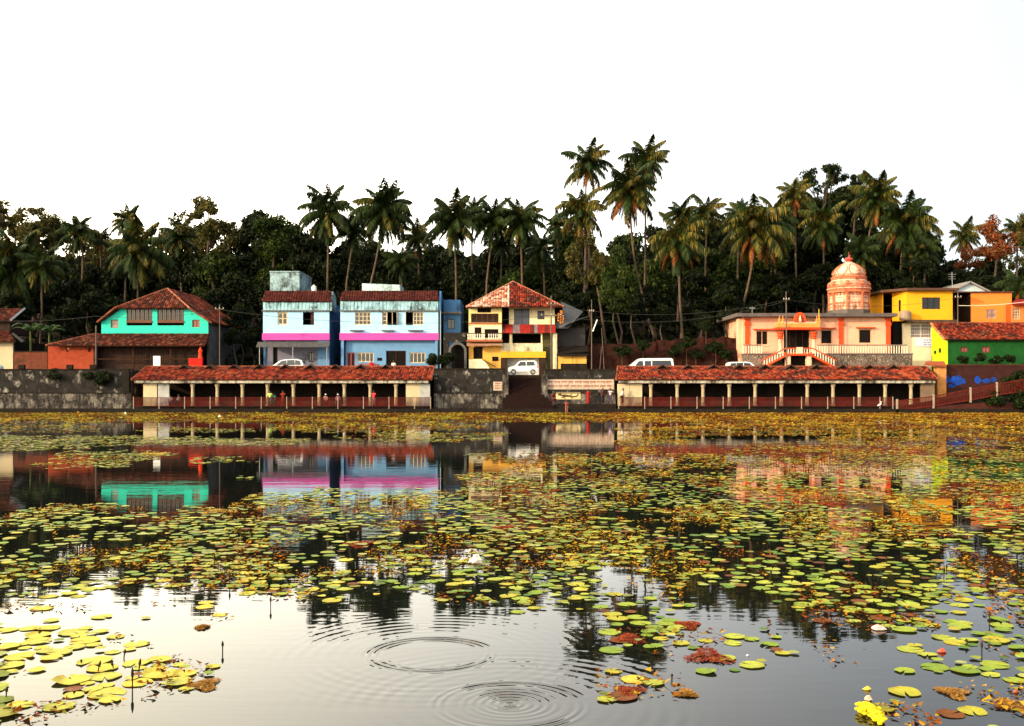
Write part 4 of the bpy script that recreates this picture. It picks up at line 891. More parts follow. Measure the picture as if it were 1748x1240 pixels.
MB().slab([P(1724, 519, Y - .8), P(1805, 519, Y - .8), P(1805, 511, Y + 3), P(1734, 511, Y + 3)], .1).build('roof', surf('sheet_red', (.28, .02, .02), .7, .3), o2)
body(o2, X(1727.5, Y), X(1800, Y), Y + .26, Y + 6, Z(555, Y), Z(519, Y), M_orange, backm=M_ghat)
Y = 130.0
t = thing('white_gable_house', 'small white gabled house peeping out above the apricot house', 'house', (X(1655, Y), Y, hillz(55, Y)))
a, b, ap_ = P(1628, 497, Y), P(1682, 497, Y), P(1654, 480.5, Y)
MB().prism([(a.x, hillz(58, Y) - 1), (b.x, hillz(58, Y) - 1), (b.x, b.z + .2), (ap_.x, ap_.z - .25), (a.x, b.z + .2)], Y, Y + 7).build('wall', surf('cool_white_wall', (.5, .6, .66), .8, .15, 1, (.2, .22, .24), .2, True), t)
for s_, q in ((-1, a), (1, b)):
    MB().slab([Vector((q.x + s_ * .5, Y - .5, q.z - .05)), Vector((ap_.x, Y - .5, ap_.z)), Vector((ap_.x, Y + 7.4, ap_.z)), Vector((q.x + s_ * .5, Y + 7.4, q.z - .05))], .18).build('roof', surf('asbestos_roof', (.3, .28, .27), .85, .3, 2), t)

# --- lower right wall with blue paint, orange pier, ramp
Y = 110.0
t = thing('retaining_wall', 'dark red brown wall with blue painted graffiti at the right', 'wall', (X(1690, Y), Y, .42))
M_rb = surf('red_brown_plaster', (.05, .018, .016), .9, .4, 1.2, (.03, .015, .012), .5, True)
MB().box(X(1613, Y), X(2300, Y), Y, 112.3, .42, Z(623, Y)).build('wall_body', M_rb, t)
MB().box(X(1613, Y), X(2300, Y), Y - .08, Y - .003, Z(624.5, Y), Z(622.5, Y)).build('coping', surf('bench_red', (.09, .025, .02), .85), t)
mb_ = surf('cobalt_paint', (.012, .07, .42), .85, .5, 2, (.02, .02, .04), .6)
def blob(cx_, cy_, rx, ry, sd):
    rr = random.Random(sd); pts = []
    for k in range(22):
        a = 2 * math.pi * k / 22; q = 1 + rr.uniform(-.18, .18); pts.append((X(cx_ + rx * q * math.cos(a), Y), Z(cy_ + ry * q * math.sin(a), Y)))
    MB().prism(pts, Y - .009, Y - .003).build('graffiti_patch', mb_, t)
blob(1634, 650, 14, 8, 1); blob(1669, 649, 6, 6, 2); blob(1684, 650.5, 7, 4, 3); blob(1696, 648.5, 6, 4, 4); blob(1624, 659, 6, 3, 5); blob(1617, 648, 3, 7, 6)
t = thing('gate_pier', 'tall orange plastered pier at the right end of the arcade', 'pier', (X(1603, Y), Y - .6, .42))
MB().box(X(1597, Y), X(1612, Y), Y - .5, Y + .5, .42, Z(624, Y)).build('shaft', surf('orange_pier', (.6, .26, .08), .85, .3, 1.5, (.25, .1, .04), .4, True), t)
MB().slab([P(1578, 621, Y - 1), P(1616, 625, Y - 1), P(1612, 617, Y + 1), P(1582, 617, Y + 1)], .15).build('cap_tiles', surf('cap_tile', (.4, .1, .05), .9, .4, 4), t)
# ramp with railings
yr_ = 106.2
t = thing('ramp', 'dark stone ramp rising from the shore to the right', 'ramp', (X(1600, yr_), yr_, .42))
a, b = P(1528, 700, yr_), P(1690, 668, yr_)
MB().prism([(a.x, .42), (X(2300, yr_), .42), (X(2300, yr_), b.z), (b.x, b.z), (a.x, .5)][::1], yr_ + .25, Y - .003).build('ramp_body', M_ghat, t)
MB().prism([(a.x - .5, .0), (X(2300, yr_), 0), (X(2300, yr_), b.z - 1.2), (b.x, b.z - 1.2), (a.x, .42)], yr_ - .1, yr_ + .247).build('ramp_kerb', surf('red_kerb', (.07, .022, .018), .9, .4, 2, (.03, .02, .015), .5), t)
t = thing('railing', 'sloping red lattice railing with pale posts on the ramp', 'railing', (X(1600, yr_), yr_, .42))
prev = None
for i, (px, pt, pb) in enumerate(((1530, 684, 702), (1592, 676, 694), (1655, 664, 684), (1700, 655, 675), (1760, 645, 667))):
    x, zt_, zb_ = X(px, yr_), Z(pt, yr_), Z(pb, yr_)
    MB().box(x - .09, x + .09, yr_ - .3, yr_ - .14, zb_ - .2, zt_ + .15).build('post', surf('post_cream', (.5, .42, .34), .8), t)
    if prev:
        m = MB(); (x0, t0, b0) = prev; m.prism([(x0, t0 - .1), (x, zt_ - .1), (x, zt_), (x0, t0)], yr_ - .25, yr_ - .18); m.prism([(x0, b0 + .0), (x, zb_ + .0), (x, zb_ + .1), (x0, b0 + .1)], yr_ - .25, yr_ - .18)
        nn = int((x - x0) / .16)
        for k in range(nn):
            u0, u1 = k / nn, (k + .8) / nn; xa_, xb_ = x0 + (x - x0) * u0, x0 + (x - x0) * u1
            m.prism([(xa_, b0 + (zb_ - b0) * u0 + .1), (xa_ + .06, b0 + (zb_ - b0) * u0 + .1), (xb_ + .03, t0 + (zt_ - t0) * u1 - .1), (xb_ - .03, t0 + (zt_ - t0) * u1 - .1)], yr_ - .235, yr_ - .2)
        m.build('lattice_panel', surf('lattice_red', (.13, .02, .014), .85, .4, 2, (.08, .02, .015), .4), t)
    prev = (x, zt_, zb_)

#PART2
# ------------------------------------------------------------------ trees
nr = np.random.default_rng(11)
def leaf_mesh(name, cent, lr, n, size, cols, mat, flat=.75, seed=0, droop=0):
    """n folded leaf sprays scattered through lobes; one mesh, shared by many trees"""
    g = np.random.default_rng(seed); cent = np.array(cent); k = g.integers(0, len(cent), n); d = g.normal(size=(n, 3)); d /= np.linalg.norm(d, axis=1)[:, None]
    rr = g.random(n) ** .45; r = np.array(lr)[k]
    p = cent[k] + d * (rr * r)[:, None] * np.array([1, 1, flat])
    nv = d * .7 + g.normal(size=(n, 3)) * .7; nv[:, 2] += .35; nv /= np.linalg.norm(nv, axis=1)[:, None]
    a = np.cross(nv, g.normal(size=(n, 3))); a /= np.linalg.norm(a, axis=1)[:, None]; b = np.cross(nv, a)
    s = size * g.uniform(.5, 1.35, n)[:, None]; w = s * g.uniform(.35, .6, n)[:, None]
    v = np.stack([p - a * s, p - b * w + nv * w * .25, p + a * s - nv * s * .3, p + b * w + nv * w * .25], 1).reshape(-1, 3)
    f = np.arange(n * 4).reshape(n, 4)
    me = bpy.data.meshes.new(name); me.from_pydata(v.tolist(), [], f.tolist()); me.update()
    cl = np.array(cols); c = cl[g.integers(0, len(cl), n)] * g.uniform(.55, 1.35, n)[:, None]
    at = me.color_attributes.new('Col', 'FLOAT_COLOR', 'POINT'); cc = np.concatenate([np.repeat(c, 4, 0), np.ones((n * 4, 1))], 1); at.data.foreach_set('color', cc.astype('f').ravel())
    me.materials.append(mat); return me
G_DARK = [(.008, .016, .004), (.012, .022, .005), (.006, .010, .004), (.02, .028, .006)]
G_MID = [(.028, .055, .009), (.045, .07, .012), (.018, .034, .008), (.06, .08, .012)]
G_WARM = [(.07, .075, .016), (.10, .085, .02), (.035, .045, .01), (.13, .10, .025)]
G_RUST = [(.28, .07, .02), (.34, .11, .03), (.18, .045, .02), (.10, .06, .02)]
def lobes(seed, rx, rz, n, lr):
    r = random.Random(seed); c = []; rad_ = []
    for i in range(n):
        a = r.uniform(0, 6.28); q = math.sqrt(r.random()); z = r.uniform(-.9, 1)
        w = math.sqrt(max(.05, 1 - z * z)) ; c.append((rx * q * w * math.cos(a), rx * q * w * math.sin(a), rz * z * .85)); rad_.append(lr * r.uniform(.65, 1.25))
    return c, rad_
def crowns(tag_, cols, base, n_leaf=3600, size=.34, lr=1.55, nl=17, rx=3.6, rz=3.4):
    out = []
    for i in range(3):
        c, r = lobes(base + i, rx, rz, nl, lr); out.append((leaf_mesh('crown_' + tag_, c, r, n_leaf, size, cols, M_leafc, seed=base + i), c, r))
    return out
CR = {'dark': crowns('dark', G_DARK, 10), 'mid': crowns('mid', G_MID, 20), 'warm': crowns('warm', G_WARM, 30, 3000, .27, 1.0, 26, 4.2, 3.0), 'rust': crowns('rust', G_RUST, 40, 3000, .3, 1.3, 18, 4, 3.4),
      'loose': crowns('loose', G_DARK + G_MID[:2], 50, 3000, .28, .95, 26, 4.2, 3.6), 'bush': crowns('bush', G_DARK + G_MID[:1], 60, 1800, .2, .9, 9, 1.6, 1.0)}
TRUNKS = {}
def trunk_mesh(key, c, r):
    if key in TRUNKS: return TRUNKS[key]
    m = MB(); rr = random.Random(key[1] * 7 + len(key[0])); m.tube([(0, 0, 0), (.1, 0, .35), (-.05, .05, .68), (0, 0, 1)], [.035, .028, .022, .012], 7)
    TRUNKS[key] = m.mesh('trunk', M_barkd); return TRUNKS[key]
def limb_mesh(c, key):
    k = 'L' + str(key)
    if k in TRUNKS: return TRUNKS[k]
    m = MB()
    for q in c[:9]: m.tube([(0, 0, -3.4), (q[0] * .35, q[1] * .35, -1.8), (q[0] * .8, q[1] * .8, q[2] * .75), tuple(q)], [.16, .11, .07, .03], 5)
    TRUNKS[k] = m.mesh('limbs', M_barkd); return TRUNKS[k]
PLACES = [(-9999, 120, 'behind the small left edge house'), (120, 400, 'behind the teal house'), (400, 560, 'behind the smaller blue house'), (560, 770, 'behind the wider blue house'),
          (770, 950, 'behind the yellow rusty roofed house'), (950, 1060, 'right of the middle yellow house'), (1060, 1250, 'above the red earth bank'), (1250, 1410, 'behind the temple entrance'),
          (1410, 1530, 'behind the temple tower'), (1530, 1640, 'behind the chrome yellow house'), (1640, 9999, 'above the apricot house')]
def place(px):
    for a, b, s in PLACES:
        if a <= px < b: return s
def tree(kind, px, py_top, Y, h, sc=1, stretch=1, label=None, group='trees on the slope', base=None):
    """tree whose crown top shows at (px, py_top)"""
    x, ztop = X(px, Y), Z(py_top, Y); i = R.randrange(3); me, c, r = CR[kind][i]
    ext = max(q[2] + w_ * .62 for q, w_ in zip(c, r)); cz = ztop - ext * sc * stretch
    zb = hillz(x, Y) - .3 if base is None else base
    t = thing('broadleaf_tree', label, 'tree', (x, Y, zb), group)
    rz = R.uniform(0, 6.28)
    o = inst('crown', me, t, (x, Y, cz), (0, 0, rz), (sc, sc, sc * stretch))
    hh = max(1, cz - zb); tr = inst('trunk', trunk_mesh((kind, i), c, r), t, (x, Y, zb), (0, 0, 0), (9 * sc, 9 * sc, hh))
    if kind in ('loose', 'warm', 'rust'): inst('limbs', limb_mesh(c, (kind, i)), t, (x, Y, cz), (0, 0, rz), (sc, sc, sc * stretch))
    return t
TOP = [(-100, 372), (0, 372), (100, 384), (180, 402), (270, 395), (330, 385), (400, 378), (450, 366), (500, 372), (540, 392), (620, 412), (700, 428), (760, 420), (860, 412), (930, 398), (960, 388), (1040, 400), (1120, 392), (1180, 372), (1260, 385), (1340, 352), (1420, 330), (1500, 345), (1560, 385), (1610, 415), (1640, 440), (1700, 425), (1750, 395), (1850, 380)]
def topline(px):
    for (a, ya), (b, yb) in zip(TOP, TOP[1:]):
        if a <= px <= b: return ya + (yb - ya) * (px - a) / (b - a)
    return 380
for px in range(-90, 1860, 42):
    Y = R.uniform(160, 172); k = R.choice(['dark', 'dark', 'mid']); k = 'warm' if px < 60 or px > 1700 or (px < 460 and R.random() < .4) else k  # yellower crowns at left: hazy evening glow put into the leaf colour
    tree(k, px + R.uniform(-14, 14), topline(px) + R.uniform(-10, 12), Y, 0, R.uniform(.95, 1.15), 1.3, 'tall dark tree of the ridge line ' + place(px), 'ridge trees')
for px in range(-80, 1850, 50):
    Y = R.uniform(146, 154); tree(R.choice(['dark', 'dark', 'dark', 'mid']), px + R.uniform(-14, 14), topline(px) + R.uniform(38, 66), Y, 0, R.uniform(.9, 1.15), 1.15, 'dense dark tree halfway up the slope ' + place(px), 'mid slope trees')
for px in range(-80, 1850, 70):
    Y = R.uniform(135, 139); tree('dark', px + R.uniform(-10, 10), max(450, topline(px) + R.uniform(85, 115)), Y, 0, R.uniform(.85, 1.0), 1.0, 'shaded dark tree low on the slope ' + place(px), 'lower slope trees')
# individual broadleaf trees that stand out
for a in (('warm', 55, 352, 150, .95, 1.0, 'loose sunlit tree with sky showing through at the far left treetops'), ('warm', 5, 340, 152, .7, 1.0, 'bright orange green treetop at the left edge'),
          ('warm', 358, 336, 146, 1.1, 1.0, 'tall open crowned tree with visible limbs right above the teal house roof'), ('mid', 470, 368, 148, 1.0, .9, 'rounded brighter green tree left of the first tall palm'),
          ('loose', 1408, 280, 152, .95, 1.05, 'tallest open crowned broadleaf tree above the temple tower'), ('loose', 1462, 296, 153, .8, 1.1, 'slightly lower open crowned tree joined to the tallest broadleaf tree'),
          ('rust', 1705, 372, 140, .85, 1.1, 'rust red leaved tree at the right edge'), ('rust', 1655, 420, 145, .6, .9, 'low rusty brown tree left of the rust red tree'), ('warm', 1760, 360, 138, .7, 1.2, 'golden green tree cut by the right edge'),
          ('warm', 1002, 396, 133, .75, 1.5, 'ivy covered tree lit amber between the leaning palms'), ('mid', 1055, 420, 131, .6, 1.9, 'tall leafy tree lit yellow green behind the leaning palm'),
          ('mid', 1050, 478, 126, .55, 1.0, 'bushy green tree above the tube lamp pole'), ('dark', 1240, 490, 127, .6, 1, 'dark bushy tree left of the temple roof'), ('mid', 1320, 400, 142, .7, 1, 'dark green treetop behind the broad low palm')):
    tree(a[0], a[1], a[2], a[3], 0, a[4], a[5], a[6], 'standout broadleaf trees')
for px, pt, Y, s in ((410, 520, 127, .5), (400, 560, 123, .35), (20, 500, 128, .6), (110, 520, 127, .55), (150, 500, 130, .6), (430, 560, 126, .4), (1080, 500, 126, .5), (1130, 520, 127, .45), (1200, 530, 126.5, .45), (990, 500, 128, .55), (1560, 440, 133, .6), (1640, 460, 136, .5), (1690, 470, 134, .5)):
    tree('dark', px, pt, Y, 0, s, 1.0, 'small bushy tree growing just ' + place(px), 'small trees behind the houses')
# undergrowth that nobody could count
def undergrowth():
    n = 46000; g = np.random.default_rng(5); x = g.uniform(-120, 125, n); y = 124.5 + g.random(n) * 118
    z = np.array([hillz(a, b) for a, b in zip(x, y)]) + g.random(n) ** 2 * 2.2
    p = np.stack([x, y, z], 1); nv = g.normal(size=(n, 3)); nv[:, 1] -= .6; nv /= np.linalg.norm(nv, axis=1)[:, None]; a = np.cross(nv, g.normal(size=(n, 3))); a /= np.linalg.norm(a, axis=1)[:, None]; b = np.cross(nv, a)
    s = (g.uniform(.25, .8, n) * np.where(y > 180, 1.8, 1))[:, None]; v = np.stack([p - a * s, p - b * s * .5, p + a * s, p + b * s * .5], 1).reshape(-1, 3)
    me = bpy.data.meshes.new('undergrowth'); me.from_pydata(v.tolist(), [], np.arange(n * 4).reshape(n, 4).tolist()); me.update()
    c = np.array(G_DARK)[g.integers(0, 4, n)] * g.uniform(.5, 1.2, n)[:, None]; at = me.color_attributes.new('Col', 'FLOAT_COLOR', 'POINT'); at.data.foreach_set('color', np.concatenate([np.repeat(c, 4, 0), np.ones((n * 4, 1))], 1).astype('f').ravel())
    me.materials.append(M_leafc); o = bpy.data.objects.new('undergrowth', me); COL.objects.link(o); o['kind'] = 'stuff'
undergrowth()
# ------------------------------------------------------------------ palms
def frond_mesh(name, a0, a1, cols, seed, n=30, ragged=.1, wid=.3):
    r = random.Random(seed); m = MB(); pts = []; p = Vector((0, 0, 0)); st = 1.0 / n
    for i in range(n + 1):
        t = i / n; pts.append(p.copy()); a = rad(a0 + (a1 - a0) * t ** 1.15); p = p + Vector((math.cos(a), .03 * math.sin(t * 5 + seed), math.sin(a))) * st
    m.cur = tuple(c * .8 for c in cols[0]); m.tube(pts[::3], [.013, .012, .011, .01, .009, .008, .007, .006, .005, .004, .003][:len(pts[::3])], 3, False)
    for i in range(3, n + 1):
        t = i / n; d = (pts[i] - pts[i - 1]).normalized(); L = wid * (math.sin(math.pi * min(1, t * .93 + .07)) ** .6) * r.uniform(.8, 1.12)
        for s in (-1, 1):
            if r.random() < ragged: continue
            for sub in (0, .33, .66):
                q = pts[i - 1].lerp(pts[i], sub); dr = r.uniform(.45, 1.35)
                side = (Vector((0, s, 0)) * .8 + d * r.uniform(.35, .6) + Vector((0, 0, -dr * (.5 + .7 * t)))).normalized()
                wv = d * .014; mid_ = q + side * L * .55; tip = q + side * L * .8 + Vector((0, 0, -L * .38 * dr))
                c = r.choice(cols); g = r.uniform(.6, 1.35); m.cur = (c[0] * g, c[1] * g, c[2] * g)
                m.add([q - wv, q + wv, mid_ + wv * .9, mid_ - wv * .9, tip], [(0, 1, 2, 3), (3, 2, 4)])
    return m.mesh(name, M_leafc)
P_G = [(.026, .048, .010), (.04, .065, .012), (.016, .028, .008)]; P_Y = [(.17, .14, .02), (.24, .16, .025), (.07, .08, .014)]; P_D = [(.26, .075, .015), (.18, .04, .012), (.34, .13, .03), (.12, .05, .015)]
ANG = [(82, 12), (64, -28), (44, -55), (22, -72), (-4, -82), (-32, -88), (-62, -92)]
FR = {}
for nm, cols in (('g', P_G), ('y', P_G + P_Y), ('d', P_D)):
    for k, (a, b) in enumerate(ANG):
        for v in range(2 if nm == 'g' else 1): FR[(nm, k, v)] = frond_mesh('palm_frond', a, b, cols, k * 3 + v, ragged=.05 if nm != 'd' else .25, wid=.30 if k < 5 else .22)
coco = MB()
for i in range(9):
    a = i * 2.4; coco.lathe([(.02, -.14), (.11, -.08), (.13, 0), (.1, .09), (.02, .13)], (.3 * math.cos(a), .3 * math.sin(a), -.35 - .08 * (i % 3)), 6)
coco_me = coco.mesh('coconut_cluster', surf('coconut', (.2, .13, .03), .6, .3, 4)); heart_me = MB().lathe([(.13, -.6), (.22, -.3), (.2, .1), (.05, .5)], (0, 0, 0), 7).mesh('crown_heart', M_bark)
def palm(px, py, Y, Rp, base, label, warm=0, dead=0, n=26, bend=0, trunk=True):
    top = P(px, py + .2 * Rp, Y); rm = Rp / F * Y * 1.3
    if base: bp_ = P(base[0], base[1], Y - .5)
    else: bp_ = Vector((top.x + R.uniform(-.8, .8), Y, 0))
    bp_.z = hillz(bp_.x, bp_.y) - .4 if base is None or base[1] < 540 else bp_.z - .5
    t = thing('coconut_palm', label, 'palm tree', bp_, 'coconut palms')
    m = MB(); pts = []; rr = []
    if base:
        pz = P(base[0], base[1], Y - .5)
    for i in range(13):
        k = i / 12
        if base and base[1] < 540:   # visible base point lies part way up
            q = P(base[0], base[1], Y); q0 = Vector((q.x + (q.x - top.x) * .25, Y, bp_.z)); z = bp_.z + (top.z - bp_.z) * k
            kk = (z - q.z) / (top.z - q.z); x = q.x + (top.x - q.x) * kk if kk > 0 else q.x + (q0.x - q.x) * (1 - (z - q0.z) / (q.z - q0.z))
        else: z = bp_.z + (top.z - bp_.z) * k; x = bp_.x + (top.x - bp_.x) * k
        x += bend * math.sin(math.pi * k) + .05 * math.sin(k * 9 + px)
        pts.append((x, bp_.y + (top.y - bp_.y) * k, z)); rr.append(.2 - .09 * k + (.14 if i == 0 else 0))
    t.location.x = pts[0][0]; WL[t.name] = Vector((pts[0][0], bp_.y, bp_.z))
    m.tube(pts, rr, 7).build('trunk', M_bark, t, smooth=True)
    inst('crown_heart', heart_me, t, top, (0, 0, 0), rm / 3.5); inst('coconut_cluster', coco_me, t, top, (0, 0, px), rm / 3.5)
    n = int(n * 1.35)
    for i in range(n):
        u = i / n; k = min(6, int((u ** .85) * 6.8)); nm = 'g'
        if R.random() < warm * (1.25 if px > 940 else .7): nm = 'y'  # yellow green fronds also carry the amber sunlight, more of them rightward
        if k >= 5: nm = 'd' if R.random() < dead * (.9 if px > 940 else .35) else nm
        v = R.randrange(2) if nm == 'g' else 0
        inst('frond', FR[(nm, k, v)], t, top + Vector((0, 0, -.1 * k)), (R.uniform(-.1, .1), R.uniform(-.12, .12), i * 2.39996 + R.uniform(-.3, .3)), rm * R.uniform(.72, 1.16) * (.86 if k >= 5 else 1))
for a in (
 (22, 440, 132, 62, (20, 520), 'big dark palm with long drooping fronds at the left edge', .3, .1, 24, 0),
 (72, 445, 130, 36, (72, 530), 'thin palm with pale trunk right of the left edge palm', .4, .2, 20, 0),
 (133, 388, 146, 33, (141, 430), 'palm standing against the sky above the garden wall', .3, .3, 24, 0),
 (218, 372, 148, 30, (215, 430), 'small palm rising behind the bright low palm', .4, .2, 24, 0),
 (236, 418, 135, 54, (236, 500), 'wide bright green palm left above the teal roof ridge', .6, .2, 30, 0),
 (170, 402, 150, 20, None, 'small distant palm top between the two left sky palms', .3, .1, 18, 0),
 (306, 396, 149, 34, (310, 450), 'palm half hidden left of the open crowned tree', .2, .1, 22, 0),
 (560, 352, 140, 44, (560, 490), 'tall palm above the roof of the smaller blue house', .2, .1, 30, 0),
 (605, 388, 143, 34, (592, 480), 'shorter palm with leaning trunk between the two tall blue house palms', .15, .1, 24, 0),
 (655, 350, 139, 50, (626, 485), 'very full palm with curved trunk above the wider blue house', .3, .15, 38, 0.6),
 (712, 398, 150, 31, None, 'low fan like palm against the sky right of the full palm', .35, .1, 24, 0),
 (686, 440, 141, 30, None, 'dark palm in the shade right of the curved trunk palm', .05, .1, 22, 0),
 (775, 368, 140, 46, (779, 500), 'broad palm above the gap between blue and yellow houses', .2, .1, 34, 0),
 (808, 356, 146, 27, (806, 420), 'slender palm right behind the broad palm of the gap', .4, .1, 22, 0),
 (842, 366, 141, 38, (831, 490), 'palm left above the yellow house roof peak', .15, .05, 32, 0),
 (887, 368, 140, 40, (892, 490), 'palm right above the yellow house roof peak', .2, .05, 30, 0),
 (858, 408, 148, 30, None, 'low dark palm between the two palms over the yellow house', .1, 0, 20, 0),
 (926, 420, 146, 32, None, 'low dark palm left of the leaning palms', .15, .1, 22, 0),
 (952, 378, 150, 24, None, 'small palm top left of the amber lit palm', .3, .1, 20, 0),
 (1002, 272, 142, 40, (999, 380), 'highest palm on the left of the tallest pair', .5, .5, 22, 0),
 (992, 352, 134, 42, (1028, 500), 'amber lit palm whose trunk leans down to the right', .7, .7, 28, -.5),
 (1074, 314, 133, 52, (1121, 582), 'largest central palm with long leaning trunk', .6, .6, 34, -.9),
 (1104, 268, 141, 42, (1100, 470), 'highest palm on the right of the tallest pair', .45, .2, 28, 0),
 (1157, 400, 129, 48, (1164, 572), 'drooping amber lit palm with straight trunk over the red bank', .6, .6, 28, 0),
 (1163, 358, 147, 30, None, 'dark palm top directly behind the drooping palm', .3, 0, 22, 0),
 (1206, 358, 145, 33, None, 'bright headed palm right of the drooping palm', .6, .1, 24, 0),
 (1288, 378, 129, 58, (1243, 580), 'broad low palm with orange dead fronds left over the temple', .6, .8, 34, .9),
 (1262, 362, 143, 34, None, 'palm top behind left of the broad low palm', .3, .1, 22, 0),
 (1322, 360, 141, 34, None, 'palm top behind right of the broad low palm', .3, .1, 24, 0),
 (1356, 326, 142, 32, (1358, 400), 'slim yellow headed palm left of the tallest broadleaf tree', .8, .5, 24, 0),
 (1408, 374, 139, 40, (1405, 440), 'shaded palm in front of the tallest broadleaf tree', .3, .3, 28, 0),
 (1497, 330, 140, 42, (1474, 440), 'tall palm with leaning bare trunk right of the temple tower', .6, .3, 30, 0),
 (1545, 372, 138, 50, (1537, 450), 'very full dark palm above the chrome yellow house', .2, .3, 38, 0),
 (1578, 420, 136, 32, None, 'dark low palm right of the very full dark palm', .1, .3, 22, 0),
 (1470, 425, 136, 34, None, 'dark low palm right behind the temple tower', .1, .1, 22, 0),
 (1647, 398, 165, 29, (1646, 450), 'small lone palm against the sky at the right', .5, .1, 22, 0),
 (1738, 390, 142, 26, None, 'palm top breaking the sky at the right edge', .5, .1, 22, 0),
 (1742, 480, 128, 40, None, 'dark palm drooping behind the orange corner house', .1, .1, 20, 0)):
    palm(*a[:6], warm=a[6], dead=a[7], n=a[8], bend=a[9])
# banana plants at left
ban = MB(); 
def banana(px, py, Y, label):
    t = thing('banana_plant', label, 'banana plant', (X(px, Y), Y, ROAD), 'banana plants')
    x, z = X(px, Y), Z(py, Y); MB().tube([(x, Y, ROAD), (x, Y, z)], [.18, .1], 7).build('stem', surf('banana_stem', (.12, .14, .05), .7), t)
    for i in range(8):
        a = i * 2.4; L = R.uniform(1.6, 2.6); m = MB(); pr = []
        for k in range(7):
            u = k / 6; pr.append((Vector((x + math.cos(a) * L * u, Y + math.sin(a) * L * u, z + 1.1 * math.sin(u * 2.6) * (.6 + .4 * (i % 2)) - .2 * u)), .32 * math.sin(math.pi * min(1, u * .9 + .08))))
        sd = Vector((-math.sin(a), math.cos(a), 0)); vs = []
        for q, w_ in pr: vs += [q - sd * w_ - Vector((0, 0, w_ * .35)), q, q + sd * w_ - Vector((0, 0, w_ * .35))]
        m.cur = (.05, .10, .03); m.add(vs, [(3 * k + j, 3 * k + j + 1, 3 * k + j + 4, 3 * k + j + 3) for k in range(6) for j in range(2)]); m.build('leaf', M_leafc, t)
banana(52, 566, 119.5, 'banana plant left of the two behind the garden wall'); banana(84, 568, 120.5, 'banana plant nearer the teal house roof')
# shrubs
def shrub(px, py_c, Y, s, label, base, group='shrubs'):
    t = thing('shrub', label, 'shrub', (X(px, Y), Y, base), group); me, c, r = CR['bush'][R.randrange(3)]
    zc = max(Z(py_c, Y), base + 1.0 * s); inst('foliage', me, t, (X(px, Y), Y, zc), (0, 0, R.uniform(0, 6)), s)
    MB().tube([(X(px, Y), Y, base), (X(px, Y), Y, zc)], [.06 * s + .02, .03], 5).build('stem', M_barkd, t)
shrub(742, 614, 116, .55, 'leafy shrub before the wider blue house, left of two', ROAD); shrub(763, 612, 116.2, .62, 'leafy shrub before the stone gateway, right of two', ROAD)
shrub(96, 640, 109.2, .55, 'green shrub hanging over the left retaining wall', Z(650, 108.6)); shrub(178, 646, 108.8, .6, 'green creeper on the wall left of the bright roofed arcade', Z(655, 108.6)); shrub(150, 641, 108.9, .35, 'small plant on the left retaining wall coping', Z(648, 108.6))
for px, py, s, l in ((1722, 662, 1.0, 'large dark bush on the ramp at the right edge'), (1752, 655, 1.2, 'dark bush cut by the right edge'), (1697, 680, .75, 'low dark bush spilling down the ramp wall'), (1735, 684, .8, 'dark bush at the water line by the right edge'), (1780, 670, 1.3, 'dark bush mass beyond the right edge')):
    shrub(px, py, 107.6 if py < 670 else 106.2, s, l, .42 if py < 670 else .0)
for px, py in ((1645, 614), (1672, 611), (1700, 615), (1725, 612)): shrub(px, py, 114.3, .42, 'dark weedy shrub along the foot of the green house wall', ROAD, 'weeds by the green house')
for px, py, q in ((1062, 598, .6), (1098, 590, .5), (1150, 600, .55), (1172, 586, .6), (1188, 604, .5), (1222, 592, .6), (1240, 604, .55)): shrub(px, py, 119.3, q, 'dusty shrub growing on the face of the red earth bank', ROAD + .8, 'shrubs on the red bank')
shrub(1205, 556, 121, .45, 'sparse bush on top of the red earth bank', 7.2); shrub(296, 640, 112, .01, 'x', ROAD) if 0 else None

